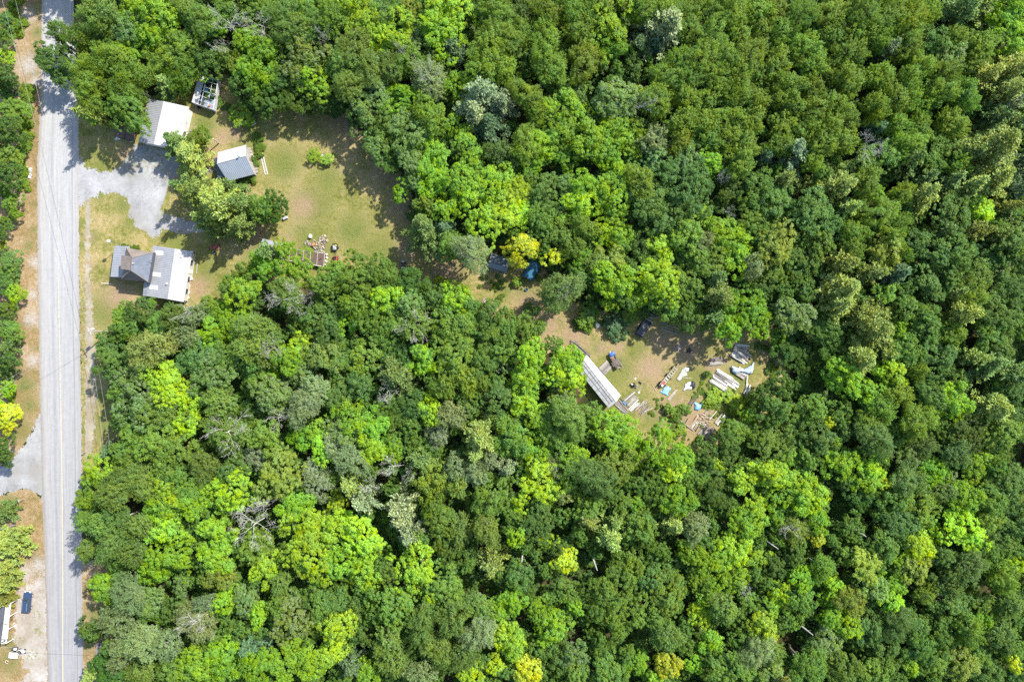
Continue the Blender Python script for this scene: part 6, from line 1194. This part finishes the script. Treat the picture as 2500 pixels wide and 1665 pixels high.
planks('crate_boards', 'dark rotten boards beside the light blue tarp', (1680, 985), 55, 5, (2.4, 3.0), .2, [WOOD_D, WOOD_G, BROWNP], 2, jit=.06, cat='boards')
# big stack of sawn lumber
planks('lumber_stack', 'upper half of the big lumber stack, whitened planks beside the wood edge', (1781, 868), -31, 6, (3.2, 4.6), .42, [WOOD_W, WOOD_P, WOOD_W, WOOD_G], 4, jit=.03, side=-1, z0=.14)
planks('lumber_stack', 'middle part of the big lumber stack, tan planks under the grey tarp', (1802, 868), -31, 4, (2.4, 3.4), .36, [WOOD_P, WOOD_T, WOOD_G], 3, jit=.05, side=-1, z0=.14)
planks('lumber_stack', 'lower left part of the big lumber stack, whitened planks fanned on the grass', (1752, 899), -34, 9, (3.6, 5.0), .38, [WOOD_W, WOOD_W, WOOD_P, WOOD_G], 3, jit=.05, side=1, z0=.14)
planks('lumber_stack', 'grey planks below the grey tarp in the big lumber stack', (1793, 914), -30, 6, (2.2, 3.0), .34, [WOOD_W, WOOD_G, WOOD_P], 3, jit=.04, side=-1, z0=.14)
planks('lumber_stack', 'whitened planks lowest on the grass in the big lumber stack', (1766, 932), -36, 6, (2.8, 3.8), .3, [WOOD_W, WOOD_P, WOOD_W], 2, jit=.08, side=-1, z0=.14)
planks('lumber_stack', 'grey planks in the shade left of the big lumber stack', (1731, 874), 4, 6, (2.6, 3.4), .28, [WOOD_G, WOOD_D, WOOD_G], 2, jit=.05, side=1)
planks('lumber_stack', 'thin tan slats on the grass below the shaded grey planks', (1737, 884), 16, 6, (2.8, 3.8), .16, [WOOD_T, WOOD_P], 1, jit=.1, side=1, bear=False)
planks('lumber_stack', 'grey planks in the shade above the big lumber stack', (1794, 838), -6, 8, (2.8, 3.6), .24, [WOOD_G, WOOD_G, WOOD_W], 2, jit=.06, side=1)
tarp('tarp', 'grey blue tarp draped across the big lumber stack', [(1784, 892), (1797, 896), (1812, 902), (1828, 893), (1840, 882), (1839, 900), (1835, 912), (1822, 914), (1806, 908), (1795, 914), (1785, 908)], TARP_G, .3, .3, .45, seed=9)
for i, (p, q_) in enumerate((((1818, 958), (1826, 936)), ((1823, 960), (1831, 944)), ((1822, 952), (1825, 918)), ((1828, 956), (1832, 940)), ((1816, 961), (1824, 950)))):
    th = thing('white_strip', ('leftmost white board below the right end of the grey tarp', 'second white board below the right end of the grey tarp', 'white board touching the grey tarp at its right end', 'rightmost white board below the grey tarp', 'lowest white board below the grey tarp')[i], 'board', V(*p)); beam('board', WOOD_W, th, p, q_, .35, .06, .12 + .07 * i)
# demolished heap at the bottom
planks('plank_heap', 'tan boards in the middle of the demolished plank heap', (1683, 1043), 60, 6, (3.0, 4.0), .3, [WOOD_T, WOOD_P, WOOD_T], 2, jit=.08, cat='plank heap')
planks('plank_heap', 'grey rotten boards at the lower right of the demolished plank heap', (1703, 1058), 52, 8, (2.6, 4.0), .3, [WOOD_G, WOOD_G, WOOD_D], 2, jit=.12, cat='plank heap')
planks('plank_heap', 'weathered boards stacked at the right end of the demolished plank heap', (1743, 1030), 50, 5, (2.4, 3.0), .3, [WOOD_G, WOOD_P], 2, jit=.04, cat='plank heap')
bundle('slab_pile', 'loose sticks scattered over the upper side of the demolished plank heap', 'slab pile', (1722, 1020), (1742, 1002), 12, 2.6, .05, [WOOD_P, WOOD_G, WOOD_T], .3, .3, .6, 'slab')
bundle('slab_pile', 'splintered tan boards across the middle of the demolished plank heap', 'slab pile', (1700, 1015), (1735, 1035), 14, 2.4, .08, [WOOD_T, WOOD_P], .35, .4, .4, 'slab')
th = thing('timber_beam', 'long timber edging the lower left of the demolished plank heap', 'beam', V(1670, 1037)); beam('beam', WOOD_P, th, (1655, 1022), (1693, 1051), .2, .18, .12)
for i, (p, q_) in enumerate((((1675, 1033), (1683, 1020)), ((1732, 1024), (1750, 1003)), ((1700, 1050), (1706, 1040)))):
    th = thing('timber_beam', ('short tan beam left of the demolished plank heap', 'long pale beam pointing up from the demolished plank heap', 'dark stub beam in the demolished plank heap')[i], 'beam', V(*p)); beam('beam', [WOOD_T, WOOD_P, WOOD_D][i], th, p, q_, .22, .18, .3)
c = V(1682, 856); th = thing('tree_stump', 'burnt black stump on the bare shaded soil', 'stump', c); MB().lathe(c, [(.6, 0), (.45, .25), (.42, .4), (.2, .38), (.15, .2)], 12).build('stump', BLACK, th)
for k in range(5): a = k * 1.3; MB().tube([c + Vector((.3 * math.cos(a), .3 * math.sin(a), .15)), c + Vector((.95 * math.cos(a), .95 * math.sin(a), .02))], [.14, .05], 6).build('root', BLACK, th)
# black dump trailer
q = [V(1578, 779, 1.1), V(1592, 787, 1.1), V(1567, 826, 1.1), V(1549, 814, 1.1)]; c = sum(q, Vector()) / 4; c.z = 0; d = (q[2] - q[1]); d.z = 0; d.normalize(); s = Vector((-d.y, d.x, 0)); rz = math.atan2(d.y, d.x)
th = thing('dump_trailer', 'black box trailer parked at the edge of the wood beside the round shrub', 'trailer', c)
MB().box(T(0, 0, .62)[:], (4.4, 1.85, .1), rz).build('bed', TARP_K, th)
for b in (-.95, .95): MB().box(T(0, b, .9)[:], (4.5, .07, .5), rz).build('side', BLACK, th)
for a in (-2.23, 2.23): MB().box(T(a, 0, .9)[:], (.07, 1.83, .5), rz).build('end_board', BLACK, th)
MB().box(T(.3, 0, 1.12)[:], (3.2, 1.75, .06), rz).build('cover', DARK, th)
for b in (-1.1, 1.1):
    for a in (-.2, .6): MB().tube([T(a, b - .1, .33), T(a, b + .1, .33)], .33, 12).build('wheel', RUBBER, th)
for b in (-.5, .5): MB().tube([T(-2.25, b, .6), T(-3.4, 0, .5)], .05, 6).build('drawbar', STEEL, th)
MB().tube([T(-2.25, -.95, 1.3), T(-2.25, .95, 1.3)], .05, 6).build('rail', OFFW, th); MB().tube([T(-2.25, -.95, 1.1), T(-2.25, -.95, 1.32)], .04, 6).build('rail', OFFW, th); MB().tube([T(-2.25, .95, 1.1), T(-2.25, .95, 1.32)], .04, 6).build('rail', OFFW, th)

# ------------------------------------------------------------------ roadside
# dark blue estate car, nose up the picture
c = V(71, 1466); rz = math.radians(85); d = Vector((math.cos(rz), math.sin(rz), 0)); s = Vector((-d.y, d.x, 0))
th = thing('parked_car', 'dark blue estate car parked on the gravel left of the road', 'car', c)
prof = [(-2.45, .42), (-2.5, .75), (-2.4, 1.02), (-.9, 1.05), (.75, 1.03), (2.1, .9), (2.42, .72), (2.45, .42)]
vs = []; fs = []; n = len(prof)
for b, k in ((-.9, 1), (-.94, 0), (.94, 0), (.9, 1)):
    for (x, z) in prof: vs.append(T(x * (.985 if k else 1), b, z if not k else (z + .03 if z > .8 else z)))
vs = []
for b in (-.93, .93):
    for (x, z) in prof: vs.append(T(x, b * (.93 if z > .95 else 1), z))
for i in range(n - 1): fs.append((i, i + 1, n + i + 1, n + i))
fs += [tuple(range(n - 1, -1, -1)), tuple(range(n, 2 * n)), (n - 1, 0, n, 2 * n - 1)]
MB().add(vs, fs).build('body', CARBLUE, th, bevel=.07)
def cab(x0, x1, xt0, xt1, w0, w1, z0, z1): return [T(x0, -w0, z0), T(x1, -w0, z0), T(x1, w0, z0), T(x0, w0, z0), T(xt0, -w1, z1), T(xt1, -w1, z1), T(xt1, w1, z1), T(xt0, w1, z1)]
CF = [(0, 1, 5, 4), (1, 2, 6, 5), (2, 3, 7, 6), (3, 0, 4, 7), (4, 5, 6, 7)]
MB().add(cab(-2.38, .9, -2.2, .25, .84, .70, 1.02, 1.50), CF).build('cabin', CARBLUE, th, bevel=.04)
MB().add(cab(-2.2, .28, -2.15, .2, .71, .66, 1.495, 1.54), CF).build('roof_panel', CARBLUE, th)
ws = cab(-2.38, .9, -2.2, .25, .84, .70, 1.02, 1.50)
def glassq(name, p4, off): c_ = sum(p4, Vector()) / 4; return MB().slab([c_ + (p - c_) * .88 + off for p in p4], .02).build(name, GLASS, th)
glassq('windscreen', [ws[1], ws[2], ws[6], ws[5]], d * .012 + Vector((0, 0, .012))); glassq('rear_window', [ws[0], ws[3], ws[7], ws[4]], -d * .012 + Vector((0, 0, .01)))
for k, (i, j) in enumerate(((0, 1), (3, 2))):
    for u0, u1 in ((.03, .33), (.36, .64), (.67, .95)):
        p4 = [ws[i].lerp(ws[j], u0), ws[i].lerp(ws[j], u1), ws[i + 4].lerp(ws[j + 4], u1), ws[i + 4].lerp(ws[j + 4], u0)]; glassq('side_window', p4, s * (-.02 if k == 0 else .02))
for x in (-1.5, 1.5):
    for b in (-.86, .86):
        w = MB().tube([T(x, b - .12, .34), T(x, b + .12, .34)], .34, 16).build('wheel', RUBBER, th); MB().tube([T(x, b - .13, .34), T(x, b + .13, .34)], .22, 12).build('rim', OFFW, w)
for b in (-.62, .62): MB().box(T(2.38, b, .72)[:], (.16, .4, .18), rz).build('headlight', WHITE, th); MB().box(T(-2.47, b * 1.15, .85)[:], (.08, .2, .26), rz).build('tail_light', RED, th)
for b in (-1.02, 1.02): MB().box(T(.75, b, 1.05)[:], (.14, .2, .14), rz).build('mirror', CARBLUE, th, bevel=.02)
MB().box(T(2.47, 0, .5)[:], (.1, 1.6, .2), rz).build('bumper', OFFW, th)
for b in (-.55, .55): MB().tube([T(-2.0, b, 1.58), T(0, b, 1.58)], .025, 5).build('roof_rail', STEEL, th)
# house at the lower left corner with a white porch
t = thing('porch_house', 'dark roofed house with long white porch at the lower left edge', 'house', V(-20, 1525))
q = [V(-95, 1480, 5.0), V(-50, 1487, 5.0), V(-60, 1585, 5.0), V(-105, 1578, 5.0)]; e = [V(12, 1481, 3.0), V(1, 1572, 3.0)]; r0 = [V(-60, 1470, 5.2), V(-72, 1565, 5.2)]; e2 = [V(-125, 1460, 3.0), V(-138, 1550, 3.0)]
MB().slab([e[0], e[1], r0[1], r0[0]], .15).build('roof', SH_DARK, t); MB().slab([e2[0], e2[1], r0[1], r0[0]], .15).build('roof', SH_DARK, t)
fl = lambda p, k=-.05: Vector((p.x, p.y, k)); ins = Vector((-.5, 0, 0)); A_ = [e[0] + ins, e[1] + ins]; B_ = [e2[0] - ins, e2[1] - ins]
MB().add([fl(A_[0]), fl(A_[1]), fl(B_[1]), fl(B_[0]), fl(A_[0], 3.0), fl(A_[1], 3.0), fl(B_[1], 3.0), fl(B_[0], 3.0), fl(r0[0], 5.0), fl(r0[1], 5.0)], [(0, 1, 5, 4), (2, 3, 7, 6), (1, 2, 6, 9, 5), (3, 0, 4, 8, 7), (4, 5, 9, 8), (7, 8, 9, 6)]).build('wall', SIDING_W, t)
for (y0, y1, nm) in ((1478, 1517.5, 0), (1528, 1560, 1)):
    xo = lambda y: 25.5 - (y - 1478) * .088; xi = lambda y: 14 - (y - 1478) * .098
    MB().slab([V(xi(y0), y0, 2.55), V(xo(y0), y0 - 1.5, 2.45), V(xo(y1), y1 - 2, 2.45), V(xi(y1), y1, 2.55)], .06).build('porch_panel', WHITE, t)
for i in range(8):
    y = 1482 + 12.3 * i; xo_ = 25 - (y - 1478) * .088; a, b = V(4 - (y - 1478) * .09, y + 3, 2.75), V(xo_, y - 1, 2.62); dd = b - a; piece('rafter', WHITE, t, (a + b) / 2, dd.length, .12, .14, math.atan2(dd.y, dd.x), -math.asin(dd.z / dd.length))
a, b = V(26, 1472, 2.5), V(14.5, 1570, 2.5); dd = b - a; piece('porch_beam', WHITE, t, (a + b) / 2, dd.length, .16, .2, math.atan2(dd.y, dd.x))
for u in (.0, .33, .66, 1.0): p = a.lerp(b, u); MB().box((p.x, p.y, 1.2), (.14, .14, 2.42)).build('porch_post', WHITE, t)
MB().slab([V(6, 1480, .3), V(26, 1476, .3), V(16, 1568, .3), V(-2, 1572, .3)], .34).build('porch_floor', WOOD_G, t)
c = V(31, 1510); th = thing('bare_shrub', 'small bare shrub beside the porch opening of the lower left house', 'shrub', c)
m = MB()
for k in range(9): a = k * 2.4; m.tube([c, c + Vector((.25 * math.cos(a), .25 * math.sin(a), .5)), c + Vector((.6 * math.cos(a), .6 * math.sin(a), .9))], [.03, .02, .01], 4, cap=False)
m.build('stems', WOOD_D, th)
# white ride-on mower and cart
c = V(57, 1588); th = thing('ride_on_mower', 'white ride-on mower standing beside the white cart at the lower left', 'mower', c)
MB().box(L(c, .35, 0, .6), (.75, .6, .4), 0, .85).build('hood', WHITE, th, bevel=.06); MB().box(L(c, -.45, .1, .5), (.8, .8, .2)).build('fender', WHITE, th, bevel=.05); m = MB(); m.box(L(c, -.45, .1, .7), (.4, .42, .14)); m.box(L(c, -.65, .1, .88), (.1, .42, .34)); m.build('seat', BLACK, th, bevel=.03)
for x, y, r in ((-.55, .5, .3), (-.55, -.35, .3), (.55, .4, .22), (.55, -.4, .22)): MB().tube([L(c, x, y - .1, r), L(c, x, y + .1, r)], r, 12).build('wheel', RUBBER, th)
MB().lathe(L(c, 0, .05, .85), [(.16, 0), (.18, .03), (.16, .05)], 12).build('steering_wheel', BLACK, th)
MB().box(L(c, 0, 0, .3), (.9, 1.0, .14)).build('mower_deck', GREY, th)
c = V(38, 1596); th = thing('white_cart', 'flat white cart left of the ride-on mower', 'cart', c); MB().box(L(c, 0, 0, .62), (2.0, 1.3, .08), -.1).build('bed', WHITE, th)
for a in ((0, .65, 2.0, .05), (0, -.65, 2.0, .05), (-1.0, 0, .05, 1.3), (1.0, 0, .05, 1.3)): MB().box(L(c, a[0] + (.06 if a[1] > 0 else (-.06 if a[1] < 0 else 0)), a[1] - (.1 * a[0]), .76), (a[2], a[3], .24), -.1).build('side', WHITE, th)
for y in (-.75, .75): MB().tube([L(c, 0, y - .08, .3), L(c, 0, y + .08, .3)], .3, 12).build('wheel', RUBBER, th)
c = V(39, 1581); th = thing('tool_box', 'dark machine with white top above the flat white cart', 'machine', c); MB().box(L(c, 0, 0, .4), (1.5, .6, .5), .05).build('body', DARK, th, bevel=.04); MB().box(L(c, .3, 0, .7), (.7, .5, .1), .05).build('top', WHITE, th); MB().tube([L(c, -.7, .2, .6), L(c, -1.2, .3, .9)], .03, 5).build('handle', BLACK, th)
for x in (-.5, .5): MB().tube([L(c, x, -.34, .2), L(c, x, .34, .2)], .2, 10).build('wheel', RUBBER, th)
c = V(17, 1615); th = thing('stone_ring', 'small ring of stones round a dark hole in the lower left grass', 'stone ring', c)
for k in range(9): a = k * .698; MB().lathe((c.x + .34 * math.cos(a), c.y + .34 * math.sin(a), 0), [(.11, 0), (.13, .08), (.05, .16)], 6).build('stone', STONE if k % 2 else TERRA, th)
MB().cyl(L(c, 0, 0, .0), .25, .03, 12).build('ash', BLACK, th)
# mailboxes
def mailbox(px, py, label, mat, rz, hh=1.15):
    c = V(px, py); th = thing('mailbox', label, 'mailbox', c); MB().box(L(c, 0, 0, hh / 2), (.1, .1, hh)).build('post', POLE, th)
    d_ = Vector((math.cos(rz), math.sin(rz), 0)); o_ = c + Vector((0, 0, hh + .02)); s_ = Vector((-d_.y, d_.x, 0)); vs = []; fs = []; n_ = 9
    for e in (-.26, .26):
        vs += [o_ + d_ * e + s_ * -.1, o_ + d_ * e + s_ * .1] + [o_ + d_ * e + s_ * .1 * math.cos(math.pi * k / 6) + Vector((0, 0, .12 + .1 * math.sin(math.pi * k / 6))) for k in range(7)]
    for k in range(n_): fs.append((k, (k + 1) % n_, n_ + (k + 1) % n_, n_ + k))
    fs += [tuple(range(n_ - 1, -1, -1)), tuple(range(n_, 2 * n_))]; MB().add(vs, fs).build('box', mat, th); a = o_ + s_ * .12 + d_ * .1; MB().box((a.x, a.y, a.z + .2), (.03, .03, .22)).build('flag', RED, th)
mailbox(210.5, 1103, 'dark mailbox on a post right of the road opposite the side road', simple('blue_grey_paint', (.14, .20, .30), .4), 0.1)
mailbox(60, 1217, 'pale mailbox on a slanting post at the corner of the side road', STEEL, 1.57, 2.0)
# stones left of the road
for i, (x, y, r) in enumerate(((74, 414, .42), (75, 420, .4), (74, 426, .4), (72.5, 433, .45), (65, 408, .25), (76, 429, .3), (43, 488, .35), (48, 492, .3))):
    boulder('road_stone', ('topmost stone of the row left of the road', 'second stone down of the row left of the road', 'third stone down of the row left of the road', 'palest lowest stone of the row left of the road', 'small stone above and left of the stone row', 'small dark stone tucked in the stone row', 'grey stone under the bush left of the road', 'smaller grey stone beside the bush left of the road')[i], x, y, r, r * .9, STONE if i in (0, 3, 4) else simple('grey_stone', (.30, .29, .28), .9), None, 'stone')
c = V(20, 1285); th = thing('fallen_trunk', 'grey fallen trunk sticking out from the trees left of the road', 'fallen trunk', c); MB().tube([V(-5, 1296, .3), V(15, 1288, .35), V(38, 1281, .3)], [.32, .3, .2], 9).build('trunk', WOOD_G, th); MB().tube([V(18, 1287, .4), V(24, 1277, .7)], [.1, .04], 6).build('branch_stub', WOOD_G, th)
# plank deck lower left of the wood
th = thing('plank_deck', 'dark grey plank deck beside the lower trees right of the road', 'deck', V(248, 1590))
for i in range(9): beam('plank', WOOD_D if i % 3 else WOOD_G, th, (234 + 3.2 * i, 1611 - .8 * i), (236.5 + 3.2 * i, 1569 - .3 * i), .3, .06, .4)
for p in ((236, 1608), (260, 1604), (238, 1573), (260, 1570)): MB().box(V(p[0], p[1], .18)[:], (.14, .14, .36)).build('deck_post', POLE, th)
MB().tube([V(238, 1575, .9), V(239, 1606, .9)], .035, 6).build('rail', STEEL, th)
for p in ((238, 1576), (239, 1605)): MB().cyl(V(p[0], p[1], .4), .035, .5, 6).build('rail_post', STEEL, th)
c = V(253, 1605, .44); th = thing('white_bottle', 'white round canister lying on the dark plank deck', 'canister', c); MB().tube([c + Vector((-.25, 0, .2)), c + Vector((.25, .02, .2))], .2, 12).build('body', OFFW, th); MB().tube([c + Vector((-.25, 0, .2)), c + Vector((-.36, 0, .2))], .07, 8).build('neck', GREY, th)
m = MB(); p0 = V(240, 1604, .47); m.tube([p0, p0 + Vector((.3, -.1, 0)), p0 + Vector((.6, .1, 0)), p0 + Vector((.8, -.1, 0))], .05, 5); tag(m.build('rope', OFFW, None), 'pale rope lying along the lower edge of the plank deck', 'rope')
# utility pole and lines
base = V(268, 809.5); th = thing('utility_pole', 'wooden utility pole with transformer at the road edge beside the wood', 'utility pole', base); ht = 8.6
top = Vector((base.x, base.y, ht)); MB().tube([base, top], [.17, .12], 9).build('pole', POLE, th)
MB().box((base.x, base.y, ht - .5), (.12, 2.0, .14), .5).build('crossarm', POLE, th); MB().cyl((base.x - .1, base.y + .42, ht - 2.2), .3, .95, 14).build('transformer', OFFW, th); MB().cyl((base.x - .1, base.y + .42, ht - 1.25), .1, .2, 8).build('bushing', GREY, th)
for k in (-.9, .9): MB().lathe((base.x - k * math.sin(.5), base.y + k * math.cos(.5), ht - .43), [(.06, 0), (.09, .08), (.05, .16)], 8).build('insulator', OFFW, th)
def cable(label, p, q, sag=.5, r=.022):
    pts = [p.lerp(q, i / 16) - Vector((0, 0, sag * (1 - (2 * i / 16 - 1) ** 2))) for i in range(17)]; o = MB().tube(pts, r, 4).build('power_line', STEEL, None); return tag(o, label, 'power line')
cable('upper power line from the utility pole to the top left of the road', top + Vector((-.2, .4, -.1)), V(-3, -30, 8.6)); cable('second power line running beside the first across the road', top + Vector((.3, -.3, -.9)), V(30, -30, 7.6))
cable('power line from the utility pole across the road to the left trees', top + Vector((-.1, 0, -.3)), V(-40, 960, 8.0), .3); cable('lower line across the road to the left trees under the first', top + Vector((-.1, 0, -.9)), V(-40, 975, 7.2), .3)
cable('left power line from the utility pole down beside the wood', top + Vector((-.4, -.1, -.2)), V(252, 1090, 8.0), .5); cable('right power line from the utility pole down beside the wood', top + Vector((.5, .0, -.2)), V(268, 1090, 8.0), .5)
cable('thin line crossing the road near the bottom of the photo', V(-30, 1579, 6.0), V(300, 1592, 6.0), .4)
# fallen and broken trunks showing in the gaps of the wood
FT = [((895, 1375), (888, 1398), 'broken'), ((1445, 1350), (1458, 1392), 'slanting'), ((1272, 1345), (1274, 1372), 'standing'), ((2070, 1285), (2115, 1310), 'thin'), ((1705, 1445), (1740, 1483), 'dark'), ((1860, 1315), (1900, 1340), 'pale'), ((1920, 1575), (1955, 1642), 'leaning'), ((1925, 1572), (1948, 1600), 'short leaning'), ((720, 1440), (700, 1468), 'grey stubby'), ((1590, 1500), (1610, 1530), 'bent'), ((1950, 1525), (1985, 1550), 'straight'), ((1315, 225), (1318, 200), 'upright pale'), ((1296, 312), (1303, 275), 'second upright pale'), ((1493, 178), (1520, 160), 'fallen grey'), ((1462, 282), (1478, 265), 'grey leaning')]
for p, q_, w in FT:
    c = V(*p); th = thing('broken_tree', '%s bare trunk showing in a gap of the canopy' % w, 'dead tree', c); a, b = V(p[0], p[1], 5.5) + Vector((random.gauss(0, .4), random.gauss(0, .4), 0)), V(q_[0], q_[1], 8.5); a = a.lerp(b, .25)
    MB().tube([c + Vector((0, 0, -.1)), a, b], [.28, .2, .1], 7).build('trunk', M_BARK if len(w) % 2 else M_PALEBARK, th); m = (a + b) / 2; MB().tube([m, m + Vector((.6, .3, .6))], [.08, .02], 5).build('branch_stub', M_PALEBARK, th)
